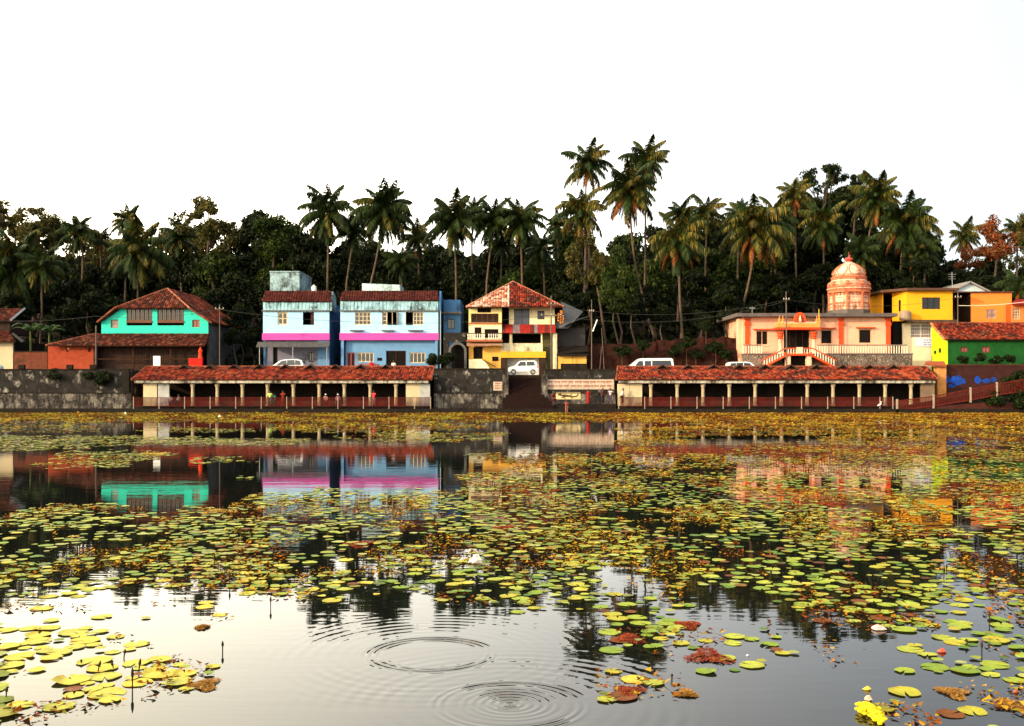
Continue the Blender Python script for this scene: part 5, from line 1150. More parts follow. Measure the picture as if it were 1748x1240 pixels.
# ------------------------------------------------------------------ lily pads and floating weed
def smooth_noise(x, y, sd, wl):
    g = np.random.default_rng(sd); o = np.zeros_like(x)
    for i in range(9):
        a = g.uniform(0, math.pi); l = wl * g.uniform(.5, 1.9); o += np.sin((x * math.cos(a) + y * math.sin(a) * .8) * 2 * math.pi / l + g.uniform(0, 6.28))
    return o / 3
def inpoly(px, py, pts):
    c = np.zeros(px.shape, bool); j = len(pts) - 1
    for i in range(len(pts)):
        xi, yi = pts[i]; xj, yj = pts[j]
        c ^= ((yi > py) != (yj > py)) & (px < (xj - xi) * (py - yi) / (yj - yi + 1e-9) + xi); j = i
    return c
REG = [  # outline, green, brown
 ([(-300, 703), (2050, 703), (2050, 719), (-300, 722)], .12, 1.0), ([(-300, 720), (190, 720), (180, 738), (-300, 746)], .12, .35), ([(470, 716), (840, 716), (800, 733), (650, 742), (460, 734)], .12, .75),
 ([(250, 728), (480, 735), (360, 740), (240, 736)], .3, .3), ([(-300, 748), (120, 744), (400, 748), (522, 750), (500, 760), (250, 760), (0, 772), (-300, 776)], .8, .2), ([(640, 738), (860, 740), (840, 753), (700, 755), (560, 748)], .4, .5),
 ([(65, 792), (110, 772), (230, 768), (310, 776), (260, 784), (210, 797), (70, 799)], .45, .6), ([(325, 781), (400, 782), (458, 788), (430, 793), (330, 791)], .75, .2), ([(395, 814), (425, 815), (424, 818), (398, 818)], .6, 0),
 ([(1060, 716), (2050, 716), (2050, 800), (1400, 800), (1060, 770)], .18, .8), ([(1190, 744), (1410, 744), (1400, 757), (1190, 760)], .0, .06), ([(1060, 722), (1200, 722), (1160, 730), (1060, 732)], 0, .15), ([(1100, 762), (1260, 758), (1260, 774), (1100, 776)], 0, .1), ([(1330, 795), (1420, 790), (1430, 812), (1340, 815)], .05, .2),
 ([(790, 776), (1100, 774), (1500, 780), (2050, 770), (2050, 860), (800, 860), (880, 800)], .22, .75), ([(1500, 770), (2050, 740), (2050, 880), (1480, 880)], .4, .65), ([(1140, 800), (1330, 800), (1330, 838), (1140, 838)], .22, .1), ([(720, 815), (900, 800), (900, 826), (800, 830)], .35, .5),
 ([(-300, 895), (0, 886), (60, 868), (200, 860), (300, 872), (390, 870), (400, 852), (560, 834), (640, 843), (800, 826), (900, 815), (2050, 815), (2050, 1085), (1100, 1062), (1000, 1055), (800, 1030), (520, 1030), (430, 1012), (250, 1008), (100, 1022), (-300, 1040)], .62, .44),
 ([(-300, 900), (90, 905), (130, 945), (90, 965), (-300, 960)], .3, .05), ([(560, 868), (780, 862), (800, 900), (600, 905)], .45, .6), ([(1050, 985), (1230, 975), (1260, 1040), (1100, 1050), (1000, 1020)], .25, .3), ([(330, 1008), (410, 1008), (400, 1042), (300, 1035)], .1, 0), ([(640, 1000), (700, 1010), (720, 1040), (600, 1035)], .25, .1),
 ([(1030, 1060), (1200, 1060), (1400, 1075), (2050, 1075), (2050, 1170), (1650, 1165), (1500, 1150), (1350, 1120), (1240, 1100), (1150, 1125), (1030, 1110)], .45, .28), ([(1310, 1060), (1420, 1060), (1440, 1095), (1340, 1105)], .08, .1),
 ([(1030, 1150), (1160, 1150), (1190, 1195), (1020, 1200)], .32, .3), ([(1140, 1125), (1300, 1120), (1350, 1150), (1160, 1150)], .06, .05), ([(1440, 1165), (1760, 1170), (2050, 1170), (2050, 1260), (1600, 1260), (1500, 1230)], .2, .5),
 ([(-300, 1066), (150, 1066), (260, 1100), (372, 1140), (330, 1175), (200, 1215), (60, 1235), (-300, 1250)], .95, .4), ([(-300, 1035), (330, 1030), (400, 1055), (-300, 1066)], .12, .25), ([(0, 1235), (60, 1225), (60, 1260), (0, 1260)], .3, .3)]
def density(px, py):
    g = np.zeros(px.shape); b = np.zeros(px.shape)
    for pts, a, c in REG:
        k = inpoly(px, py, pts); g[k] = a; b[k] = c
    return g, b
def sample(n, y0, y1, sd):
    g = np.random.default_rng(sd); u = g.random(n); y = np.sqrt(y0 * y0 + u * (y1 * y1 - y0 * y0)); x = g.uniform(-.78, .78, n) * y
    x[y > 60] *= 1.0; px = x / y * F + CX; py = HOR + F * CH / y
    jx = smooth_noise(x, y, 91, 3.0) * 14; jy = smooth_noise(x, y, 92, 2.5) * np.clip((py - 700) / 30, .4, 6)
    return g, x, y, px + jx, py + jy
def make_pads():
    g, x, y, px, py = sample(430000, 8.3, 105.7, 3)
    gd, bd = density(px, py); nz = smooth_noise(x, y, 12, 3.2) * .30 + smooth_noise(x, y, 13, 1.1) * .2
    acc = g.random(len(x)) < np.clip(gd * (1 + 2.6 * nz), 0, 1) ** 1.2 * np.where(py > 1050, .92, .8)
    acc &= gd > 0.01
    x, y, px, py = x[acc], y[acc], px[acc], py[acc]; r = (.045 + .105 * g.random(len(x)) ** 1.05) * np.where(py > 1030, 1.06, .92) * np.where((px < 420) & (py > 1050), 1.2, 1.0)
    cell = {}; keep = []
    for i in range(len(x)):
        cx_, cy_ = int(math.floor(x[i] / .4)), int(math.floor(y[i] / .4)); ok = True
        for a in (-1, 0, 1):
            for b in (-1, 0, 1):
                for j in cell.get((cx_ + a, cy_ + b), ()):
                    if (x[i] - x[j]) ** 2 + (y[i] - y[j]) ** 2 < (.74 * (r[i] + r[j])) ** 2: ok = False; break
                if not ok: break
            if not ok: break
        if ok: cell.setdefault((cx_, cy_), []).append(i); keep.append(i)
    keep = np.array(keep); return x[keep], y[keep], r[keep], px[keep], py[keep]
ax_, ay_, ar_, apx_, apy_ = make_pads()
order = np.argsort(-(ar_ / ay_ ** 1.4) * (np.abs(ax_ / ay_) < .512)); near_i = order[:300]; far_i = order[300:]
GREENS = [(.33, .41, .04), (.22, .33, .035), (.42, .47, .06), (.46, .43, .04), (.13, .25, .035), (.42, .46, .13)]
YELL = [(.58, .55, .08), (.66, .56, .07), (.5, .5, .08), (.62, .6, .16)]; BRN = [(.20, .065, .012), (.14, .04, .01), (.42, .22, .03)]
M_pad = surf('lily_pad', None, .6, .3, 6, attr=True, bump=.15, bscale=30, translucent=.1, spec=.12)
def pad_mesh(seed, col):
    r = random.Random(seed); m = MB(); n = 22; curl = r.uniform(.03, .22) * (r.random() < .5); ca = r.uniform(0, 6.28); bite = r.uniform(0, 6.28); spot = r.uniform(0, 6.28); vs = [(0, 0, .004)]; cs = [col]
    for ring, q in ((0, .55), (1, .97), (2, 1.0)):
        for k in range(n):
            a = rad(8) + (2 * math.pi - rad(16)) * k / (n - 1); w = 1 + .03 * math.sin(a * 5 + seed) + r.uniform(-.02, .02) - (.14 if ring and abs(math.sin((a - bite) / 2)) < .12 and seed % 2 else 0)
            vs.append((q * w * math.cos(a), q * w * math.sin(a), (.0, .012 + .03 * max(0, math.sin(a * 2 + seed)), .006)[ring] + .004 + (ring > 0) * curl * max(0, math.cos(a - ca) - .3))); g = (1.05, .95, .6)[ring] * (1.1 if k % 2 else .92)
            cs.append(tuple(c * g * q2 for c, q2 in zip(col, (1, .72, .5) if ring and abs(math.sin((a - spot) / 2)) < .2 else (1, 1, 1))))
    fs = [(0, 1 + k, 2 + k) for k in range(n - 1)]
    for ring in range(2): fs += [(1 + ring * n + k, 1 + (ring + 1) * n + k, 2 + (ring + 1) * n + k, 2 + ring * n + k) for k in range(n - 1)]
    m.v = vs; m.f = fs; m.c = cs; return m.mesh('lily_pad', M_pad)
PM = {(k, ci): pad_mesh(k * 7 + ci, c) for ci, c in enumerate(GREENS[:4] + YELL[:3] + BRN[:1]) for k in range(4)}
CN = ['yellow green', 'mid green', 'pale green', 'olive yellow', 'yellow', 'golden yellow', 'dull yellow', 'brown']
CB = [(-9e9, 130, 'at the far left'), (130, 260, 'below the teal house'), (260, 420, 'below the left arcade'), (420, 560, 'below the smaller blue house'), (560, 700, 'below the wider blue house'), (700, 840, 'left of the centre'),
      (840, 960, 'below the shore steps'), (960, 1080, 'right of the ring ripples'), (1080, 1200, 'below the white van'), (1200, 1330, 'below the temple left end'), (1330, 1460, 'below the temple entrance'), (1460, 1600, 'below the temple tower'), (1600, 9e9, 'at the far right')]
RB = [(0, 1000, 'far'), (1000, 1045, 'mid distance'), (1045, 1100, 'nearer'), (1100, 1160, 'near'), (1160, 9e9, 'nearest')]
for i in near_i:
    px, py = ax_[i] / ay_[i] * F + CX, HOR + F * CH / ay_[i]; u = R.random()
    if px < 420 and py > 1050: ci = 4 + R.randrange(3); gr = 'lower left lily pads'
    elif px < 1000: ci = R.randrange(4) if u > .2 else 5; gr = 'left and middle lily pads'
    elif py > 1150: ci = R.choice([0, 2, 3, 5]); gr = 'lower right lily pads'
    else: ci = R.choice([0, 1, 2, 3]) if u > .05 else 7; gr = 'right lily pads'
    if py > 1150 and u < .06: ci = 7
    lab = CN[ci] + ' lily pad in ' + next(q[2] for q in RB if q[0] <= py < q[1]) + ' water ' + next(q[2] for q in CB if q[0] <= px < q[1])
    o = inst('lily_pad', PM[(R.randrange(4), ci)], None, (ax_[i], ay_[i], .004 + R.random() * .012), (R.uniform(-.03, .03), R.uniform(-.03, .03), R.uniform(0, 6.28)), ar_[i]); tag(o, lab, 'lily pad', gr)
def bulk_pads(name, x, y, r, cols, nv, z0=.004, z1=.03, tilt=.05, seed=1, squash=None, mat=None):
    g = np.random.default_rng(seed); n = len(x); a = g.uniform(0, 6.28, n)[:, None] + np.linspace(rad(10), 2 * math.pi - rad(10), nv)[None]
    q = np.ones((n, nv)) * g.uniform(.9, 1.1, (n, nv)); 
    if squash is not None: q = q * squash(g, n, nv)
    cx_ = np.cos(a) * q * r[:, None]; cy_ = np.sin(a) * q * r[:, None]; tx = g.normal(0, tilt, n)[:, None]; ty = g.normal(0, tilt, n)[:, None]; z = g.uniform(z0, z1, n)[:, None]
    zz = z + np.abs(cx_ * tx + cy_ * ty)
    v = np.stack([x[:, None] + cx_, y[:, None] + cy_, zz], 2).reshape(-1, 3)
    me = bpy.data.meshes.new(name); me.from_pydata(v.tolist(), [], np.arange(n * nv).reshape(n, nv).tolist()); me.update()
    at = me.color_attributes.new('Col', 'FLOAT_COLOR', 'POINT'); at.data.foreach_set('color', np.concatenate([np.repeat(cols, nv, 0), np.ones((n * nv, 1))], 1).astype('f').ravel())
    me.materials.append(mat or M_pad); o = bpy.data.objects.new(name, me); COL.objects.link(o); o['kind'] = 'stuff'; return o
fx, fy, fr, fpx, fpy = (q[far_i] for q in (ax_, ay_, ar_, apx_, apy_)); n = len(fx)
pal = np.array(GREENS + YELL[:2] + BRN); pg = np.random.default_rng(8); w = np.tile(np.array([3, 3, 3, 2, 2, 3, .8, .6, .35, .3, .3]), (n, 1)); w[fy > 45, 6:] *= 4; w[fpx > 1000, 8:] *= 2; w /= w.sum(1)[:, None]
ci = (w.cumsum(1) > pg.random(n)[:, None]).argmax(1); cc = pal[ci] * pg.uniform(.5, 1.1, n)[:, None]
sh = fy < 26; bulk_pads('lily_pads', fx[sh], fy[sh], fr[sh], cc[sh], 12, seed=2); bulk_pads('distant_lily_pads', fx[~sh], fy[~sh], fr[~sh], cc[~sh], 7, seed=3)
def make_weed():
    M_w = surf('floating_weed', None, .9, .45, 3, attr=True, bump=.2, translucent=.1, spec=.05)
    for nm, cnt, y0, y1, ra, rb, nvv, zt_, sd in (('near_floating_weed', 260000, 8.3, 30, .012, .05, 4, .05, 21), ('floating_weed', 200000, 28, 70, .03, .1, 5, .05, 22), ('far_floating_weed', 115000, 68, 105.8, .08, .2, 5, .05, 23)):
        g, x, y, px, py = sample(cnt, y0, y1, sd); gd, bd = density(px, py)
        nz = smooth_noise(x, y, 31, 4.0) * .5 + smooth_noise(x, y, 32, 1.2) * .35; shore = py < 716
        acc = (g.random(len(x)) < np.clip(bd * .9, 0, 1)) & ((nz > .42 - bd * .85) | (shore & (g.random(len(x)) < .35))) & (bd > .01)
        x, y, px, py = x[acc], y[acc], px[acc], py[acc]; n = len(x); r = g.uniform(ra, rb, n)
        P1 = np.array([(.55, .25, .015), (.42, .14, .01), (.26, .06, .008), (.58, .34, .03), (.38, .33, .03), (.09, .025, .008)]); hue = smooth_noise(x, y, 44, 6.0)
        wt = np.ones((n, 6)); wt[hue > .25] = [.4, 1, 2, .2, .3, 2]; wt[hue < -.25] = [2, 1, .4, 2, 2, .3]; lf = (px < 1000) & (py < 800); wt[lf] *= np.array([.6, .8, .8, .5, 2.6, 2.2])
        
        if nm != 'near_floating_weed': wt[:, 3] *= 1.5
        wt /= wt.sum(1)[:, None]; c = P1[(wt.cumsum(1) > g.random(n)[:, None]).argmax(1)] * g.uniform(.6, 1.15, n)[:, None]
        bulk_pads(nm, x, y, r, c, nvv, .003, zt_ * .5, .5 if nm[0] == 'n' else .22, sd, lambda g_, a, b: g_.uniform(.35, 1.2, (a, b)), M_w)
make_weed()
# reddish mats that stand out
def red_mat(px, py, w, label, cols=((.30, .04, .02), (.2, .03, .015), (.4, .1, .03))):
    Yc = yground(py); xc_ = X(px, Yc); m = MB(); hw = w / F * Yc / 2; rr = random.Random(px)
    for i in range(700):
        a = rr.uniform(0, 6.28); q = math.sqrt(rr.random()) * (.75 + .3 * math.sin(a * 3 + px)); p = Vector((xc_ + hw * q * math.cos(a), Yc + hw * 1.3 * q * math.sin(a), (.008 + rr.random() * .03 * (1 - q))))
        d = Vector((rr.gauss(0, 1), rr.gauss(0, 1), rr.uniform(.0, .22))).normalized() * rr.uniform(.012, .05) * (Yc / 12); s = Vector((-d.y, d.x, 0)) * .25
        c = rr.choice(cols); m.cur = c; m.add([p - d, p - s, p + d, p + s], [(0, 1, 2, 3)])
    o = m.build('weed_mat', MATS['floating_weed'], None, (xc_, Yc, 0)); tag(o, label, 'weed mat', 'standout weed mats')
for a in ((615, 930, 60, 'dark red weed mat in the left pad field'), (1072, 1092, 62, 'brick red weed mat right of the ripples'), (1175, 1068, 50, 'thin reddish weed mat behind the brick red one'), (1210, 1122, 90, 'long reddish weed streak on the blue water'), (860, 902, 50, 'reddish weed mat in the middle of the pad field'), (1420, 862, 60, 'rusty weed mat below the temple reflection'), (1705, 866, 60, 'rusty weed mat by the right edge'), (1075, 1182, 60, 'dead reddish stems near the lower middle')): red_mat(*a)
for a in ((262, 776, 64, 'golden weed raft on the open water at the left'), (372, 874, 60, 'golden weed raft at the edge of the left pad field'), (800, 958, 26, 'pale dry stalks standing in the middle pad field')): red_mat(*a, cols=((.6, .36, .05), (.5, .28, .04), (.62, .45, .12)))
for a in ((1172, 1185, 40, 'tawny grassy weed tuft left of the lower right pads'), (1628, 1184, 60, 'tawny weed raft at the lower right'), (1725, 1205, 60, 'tawny weed raft in the lower right corner'), (350, 1170, 60, 'tawny floating weed right of the yellow pads'), (345, 1072, 24, 'small tawny tuft on the bright left water')): red_mat(*a, cols=((.45, .2, .04), (.36, .15, .03), (.5, .3, .07)))
# lotus buds on stalks
for k, (px, py0, py1, dx) in enumerate(((211, 1125, 1108, 3), (195, 1143, 1130, -5), (166, 1148, 1128, 6), (226, 1178, 1138, 0), (236, 1150, 1124, 4), (10, 1192, 1172, 2), (380, 1114, 1094, 0), (462, 1038, 1018, 0), (140, 1133, 1126, -2), (1689, 1064, 1042, 0), (1652, 1103, 1090, -3), (1676, 1120, 1094, 0), (1611, 992, 966, 1), (1616, 980, 962, 0), (1147, 1160, 1150, 0), (1316, 990, 972, 0), (1066, 1012, 1004, 0), (366, 965, 945, 0), (392, 1000, 975, 0), (1513, 962, 950, 0))):
    Yg = yground(py0); b = P(px, py0, Yg); tp_ = P(px + dx, py1, Yg); L = (tp_ - b).length
    m = MB(); dr_ = (tp_ - b); rr0 = .012 * max(1, Yg / 14)
    m.tube([b + Vector((0, 0, -.03)), b + dr_ * .5, b + dr_ * .62, b + dr_ * .8, tp_], [rr0 * .5, rr0 * .6, rr0 * 1.3, rr0 * 1.1, rr0 * .15], 6)
    o = m.build('lotus_bud', surf('dark_bud', (.035, .03, .015), .7), None, b, smooth=True)
    zone = 'among the lower left pads' if px < 300 else 'in the middle water' if px < 700 else 'among the pads at the right'
    tag(o, 'dark lotus bud on thin stalk ' + zone, 'lotus bud', 'lotus buds ' + zone)
# garland, litter, bird
t = None; Yg = yground(1222); m = MB(); rr = random.Random(4)
for i in range(150):
    u = rr.random(); px = 1470 + 34 * u + rr.gauss(0, 3.5); py = 1214 + 22 * u * u + rr.gauss(0, 4); q = P(px, py, yground(py)); q.z = rr.uniform(.01, .06)
    g = rr.uniform(.8, 1.1); m.cur = (.85 * g, .68 * g, .02); m.lathe([(.004, -.012), (.022, -.004), (.024, .008), (.006, .018)], tuple(q), 7)
o = m.build('flower_garland', surf('garland_petal', None, .7, .2, 20, attr=True, bump=.3), None, P(1487, 1222, Yg) * 1, smooth=False); tag(o, 'bright yellow floating flower garland at the lower right', 'garland')
def litter(px, py, w, h, col, label, sd):
    Yc = yground(py); rr = random.Random(sd); m = MB(); p = P(px, py, Yc); a, b = w / F * Yc / 2, h / F * Yc; m.lathe([(a * .3, -.01), (a, .01), (a * .8, b * .5), (a * .35, b * .9), (a * .1, b)], (0, 0, 0), 9)
    m.v = [(x * (1 + rr.uniform(-.25, .25)), y * .6 * (1 + rr.uniform(-.25, .25)), z * (1 + rr.uniform(-.2, .2))) for x, y, z in m.v]
    o = m.build('floating_litter', plain('litter_%d' % sd, col, .6), None, (0, 0, 0)); o.location = p; tag(o, label, 'litter')
litter(1500, 1075, 30, 8, (.62, .42, .38), 'pale pink crumpled litter among the right pads', 1); litter(1608, 1114, 14, 7, (.6, .08, .03), 'red flower floating near the right pads', 2); litter(1482, 1196, 14, 8, (.7, .45, .3), 'pale peach petal clump above the yellow garland', 3)
litter(1480, 1178, 14, 6, (.8, .6, .05), 'small yellow petal clump above the garland', 4); litter(1276, 1120, 5, 3, (.85, .85, .8), 'tiny white scrap on the blue water', 5); litter(812, 962, 26, 14, (.6, .58, .5), 'whitish dry seed heads in the middle pad field', 6); litter(1735, 1183, 10, 6, (.35, .08, .03), 'small red brown fruit near the right edge', 7)
litter(375, 712, 5, 3, (.8, .8, .78), 'tiny white scrap in the gold weed below the left arcade', 8); litter(214, 708, 5, 4, (.8, .8, .5), 'tiny pale scrap in the gold weed below the left wall', 9); litter(936, 1188 - 490 + 0, 8, 2, (.7, .68, .62), 'white scrap on the ledge right of the steps', 10) if 0 else None
t = thing('egret', 'small white egret standing on the ledge below the right arcade', 'bird', (X(1502, 105.95), 105.95, .42))
m = MB(); bx_ = X(1502, 105.95); zb = .42
m.tube([(bx_ - .28, 105.95, zb + .33), (bx_ - .1, 105.95, zb + .42), (bx_ + .08, 105.95, zb + .48), (bx_ + .14, 105.95, zb + .62), (bx_ + .08, 105.95, zb + .74), (bx_ + .14, 105.95, zb + .8), (bx_ + .28, 105.95, zb + .78)], [.02, .1, .09, .04, .03, .035, .008], 8)
m.build('body', M_whitepaint, t, smooth=True)
for dx in (-.05, .03): MB().tube([(bx_ + dx, 105.95, zb), (bx_ + dx - .02, 105.97, zb + .2), (bx_ + dx - .03, 105.95, zb + .4)], .012, 4).build('leg', M_rubber, t)

# ------------------------------------------------------------------ vehicles (local: front towards -X, y = width, z = up)
def car(label, px, py_wheel, Y, L, Wd, prof, glass, wheels, wr, paint, flip=False, belt=.95, extra=(), name='parked_car', cat='car', seats=True):
    x0 = X(px, Y); z0 = ROAD if py_wheel is None else Z(py_wheel, Y)
    t = thing(name, label, cat, (0, 0, 0), 'vehicles parked on the road'); hw = Wd / 2; top = max(z for x, z in prof)
    def half(z): return hw * (1 - .17 * max(0, (z - belt) / (top - belt)) ** 1.1) * (1 if z > .35 else .96)
    # outline with wheel arches along the bottom
    bot = []; zb = min(z for x, z in prof)
    for wx in wheels:
        for k in range(9): a = math.pi - math.pi * k / 8; bot.append((wx + (wr + .06) * math.cos(a), max(zb, wr + (wr + .06) * math.sin(a))))
    out = prof + [(x, z) for x, z in bot[::-1]]
    m = MB(); n = len(out); m.add([(x, -half(z), z) for x, z in out] + [(x, half(z), z) for x, z in out], [tuple(range(n))[::-1], tuple(range(n, 2 * n))] + [(i, (i + 1) % n, n + (i + 1) % n, n + i) for i in range(n)])
    bd = m.build('body', paint, t, bevel=.05, loc=(0, 0, 0)); bd.parent = t
    for g in glass:
        pts = g['p']
        if g.get('end'):   # windscreen: pts = [(x,z) low, (x,z) high]
            (xa, za), (xb, zb_) = pts; o_ = -.012 if g['end'] == 'f' else .012
            MB().add([(xa + o_, -half(za) + .08, za), (xa + o_, half(za) - .08, za), (xb + o_, half(zb_) - .08, zb_), (xb + o_, -half(zb_) + .08, zb_)], [(0, 1, 2, 3)]).build('windscreen', M_glass, t)
        else:
            for s in (-1, 1):
                MB().add([(x, s * (half(z) + .012), z) for x, z in pts] + [(x, s * (half(z) - .02), z) for x, z in pts], [tuple(range(len(pts)))] + [(i, (i + 1) % len(pts), len(pts) + (i + 1) % len(pts), len(pts) + i) for i in range(len(pts))]).build('side_window', M_glass, t)
    for wx in wheels:
        for s in (-1, 1):
            o = MB().lathe([(wr * .6, -.1), (wr * .96, -.1), (wr, -.06), (wr, .06), (wr * .96, .1), (wr * .6, .1)], (0, 0, 0), 18).build('wheel', M_rubber, t, loc=(0, 0, 0)); o.parent = t; o.location = (wx, s * (hw - .12), wr); o.rotation_euler = (rad(90), 0, 0)
            MB().lathe([(.03, .09), (wr * .25, .11), (wr * .55, .105), (wr * .6, .095)], (0, 0, 0), 12).build('rim', M_metal, o, loc=(0, 0, 0)).rotation_euler = (0 if s < 0 else math.pi, 0, 0)
    fx = min(x for x, z in prof); bxx = max(x for x, z in prof)
    for s in (-1, 1):
        MB().box(fx - .01, fx + .2, s * (hw * .9) - .12, s * (hw * .9) + .04, .6, .76).build('headlight', plain('lamp_glass', (.6, .6, .6), .1), t, loc=(0, 0, 0)).parent = t
        MB().box(bxx - .1, bxx + .01, s * (hw * .86) - .08, s * (hw * .86) + .06, .75, 1.05).build('tail_light', plain('tail_red', (.4, .02, .02), .2), t, loc=(0, 0, 0)).parent = t
        MB().box(glass[0]['p'][0][0] - .02 if not glass[0].get('end') else .9, (glass[0]['p'][0][0] if not glass[0].get('end') else .9) + .12, s * (hw + .03), s * (hw + .18), belt + .02, belt + .17).build('wing_mirror', paint, t, loc=(0, 0, 0)).parent = t
    MB().box(fx - .04, fx + .12, -hw * .85, hw * .85, zb + .02, zb + .22).build('bumper', plain('bumper_grey', (.12, .12, .12), .6), t, loc=(0, 0, 0)).parent = t
    for xx in extra:
        for s in (-1, 1): MB().box(xx - .006, xx + .006, s * (hw - .004) - .004, s * (hw - .004) + .008, .45, belt - .02).build('door_seam', M_rubber, t, loc=(0, 0, 0)).parent = t
        for s in (-1, 1): MB().box(xx - .25, xx - .1, s * (hw + .0) - .01, s * (hw + .0) + .02, belt - .13, belt - .09).build('door_handle', M_metal, t, loc=(0, 0, 0)).parent = t
    t.location = (x0, Y, z0)
    if flip: t.rotation_euler = (0, 0, math.pi)
    return t
# small white car on top of the steps, front to the left; left end at px
hatch = [(0, .28), (-.02, .55), (.04, .82), (.7, .99), (1.18, 1.48), (1.38, 1.57), (2.9, 1.6), (3.14, 1.53), (3.3, 1.02), (3.34, .6), (3.3, .28)]
car('small white hatchback at the top of the shore steps', 868, 640, 113.2, 3.34, 1.5, hatch, [dict(p=[(.95, 1.02), (1.34, 1.45), (1.95, 1.48), (1.95, 1.01)]), dict(p=[(2.05, 1.01), (2.05, 1.48), (2.85, 1.48), (3.0, 1.05)]), dict(p=[(.75, 1.04), (1.17, 1.46)], end='f'), dict(p=[(3.29, 1.05), (3.16, 1.47)], end='r')], (.58, 2.78), .29, M_whitepaint, extra=(1.98,))
for o in [o for o in bpy.data.objects if o.name.startswith('parked_car') and o.type == 'EMPTY']: pass
van = [(0, .35), (-.03, .62), (.02, .85), (.35, 1.0), (1.25, 1.72), (1.5, 1.88), (1.8, 1.93), (5.2, 1.95), (5.38, 1.85), (5.45, 1.2), (5.46, .35)]
car('long white passenger van parked before the red bank', 1067, 641, 114.5, 5.46, 1.8, van, [dict(p=[(1.02, 1.08), (1.5, 1.62), (1.95, 1.62), (1.95, 1.08)]), dict(p=[(2.15, 1.08), (2.15, 1.64), (2.85, 1.64), (2.85, 1.08)]), dict(p=[(3.0, 1.08), (3.0, 1.66), (5.1, 1.68), (5.2, 1.12)]), dict(p=[(.4, 1.03), (1.24, 1.7)], end='f'), dict(p=[(5.44, 1.2), (5.38, 1.75)], end='r')], (.95, 4.3), .34, M_whitepaint, belt=1.0, extra=(2.05, 2.92), name='parked_van', cat='van')
mpv = [(0, .32), (-.02, .6), (.1, .82), (.7, 1.02), (1.45, 1.55), (2.0, 1.7), (3.4, 1.72), (3.95, 1.6), (4.15, 1.15), (4.2, .7), (4.15, .32)]
car('white people carrier parked before the smaller blue house', 459, 639, 115, 4.2, 1.75, mpv, [dict(p=[(1.1, 1.06), (1.6, 1.48), (2.2, 1.6), (2.2, 1.04)]), dict(p=[(2.27, 1.04), (2.27, 1.6), (3.1, 1.62), (3.15, 1.05)]), dict(p=[(3.2, 1.06), (3.2, 1.61), (3.75, 1.52), (3.85, 1.1)]), dict(p=[(.75, 1.05), (1.46, 1.53)], end='f'), dict(p=[(4.13, 1.2), (3.97, 1.55)], end='r')], (.8, 3.3), .32, plain('grey_white_paint', (.6, .62, .62), .25, 0, .5, .6), extra=(2.23,), belt=1.02)
car('dark red car with curved roof before the wider blue house', 593, 644, 115, 3.9, 1.65, [(x * 1.14, z * .98) for x, z in hatch], [dict(p=[(1.16, .98), (1.62, 1.34), (2.2, 1.37), (2.2, .97)]), dict(p=[(2.34, .97), (2.34, 1.37), (3.0, 1.36), (3.3, 1.0)]), dict(p=[(.9, .99), (1.41, 1.38)], end='f')], (.7, 3.1), .3, plain('dark_red_paint', (.16, .012, .012), .25, 0, .5, .6), extra=(2.27,))
suv = [(0, .35), (-.02, .7), (.1, .95), (.95, 1.1), (1.55, 1.6), (2.0, 1.68), (3.9, 1.66), (4.1, 1.55), (4.25, 1.0), (4.25, .35)]
car('low white estate car parked below the temple balustrade', 1302, 643, 115, 4.25, 1.75, suv, [dict(p=[(1.3, 1.12), (1.68, 1.52), (2.35, 1.57), (2.35, 1.1)]), dict(p=[(2.45, 1.1), (2.45, 1.57), (3.2, 1.56), (3.2, 1.1)]), dict(p=[(3.28, 1.1), (3.28, 1.55), (3.85, 1.5), (3.95, 1.15)]), dict(p=[(1.0, 1.13), (1.56, 1.59)], end='f')], (.85, 3.4), .34, M_whitepaint, flip=True, extra=(2.4,), belt=1.08)
t = thing('water_tank', 'small pale blue tank cut by the left edge above the wall', 'tank', (X(-6, 112.6), 112.6, ROAD))
MB().lathe([(.55, 0), (.6, .1), (.6, .8), (.5, .95), (.2, 1.05)], (X(-4, 112.6), 112.6, ROAD + .1), 14).build('shell', surf('tank_pale', (.5, .66, .66), .6, .15), t); MB().box(X(-14, 112.6), X(5, 112.6), 112.3, 112.9, ROAD, ROAD + .097).build('stand', M_ghat, t)

# ------------------------------------------------------------------ people
def skin_obj(name, parent, verts, edges, radii, mat, sub=1, root=0):
    me = bpy.data.meshes.new(name); me.from_pydata([tuple(v) for v in verts], edges, []); me.materials.append(mat)
    o = bpy.data.objects.new(name, me); COL.objects.link(o); o.parent = parent
    sk = o.modifiers.new('skin', 'SKIN'); sk.use_smooth_shade = True
    if not me.skin_vertices: 
        bm_ = bmesh.new(); bm_.from_mesh(me); bm_.verts.layers.skin.verify(); bm_.to_mesh(me); bm_.free()
    for i, r_ in enumerate(radii): me.skin_vertices[0].data[i].radius = (r_, r_) if not hasattr(r_, '__len__') else r_
    me.skin_vertices[0].data[root].use_root = True
    s_ = o.modifiers.new('sub', 'SUBSURF'); s_.levels = sub; s_.render_levels = sub; return o
M_skin = surf('brown_skin', (.16, .075, .04), .6, .15, 8, bump=0); M_hair = plain('black_hair', (.01, .009, .008), .5)
def cloth(c): return surf('cloth_%d_%d_%d' % tuple(int(v * 100) for v in c), c, .85, .25, 9, bump=.2)
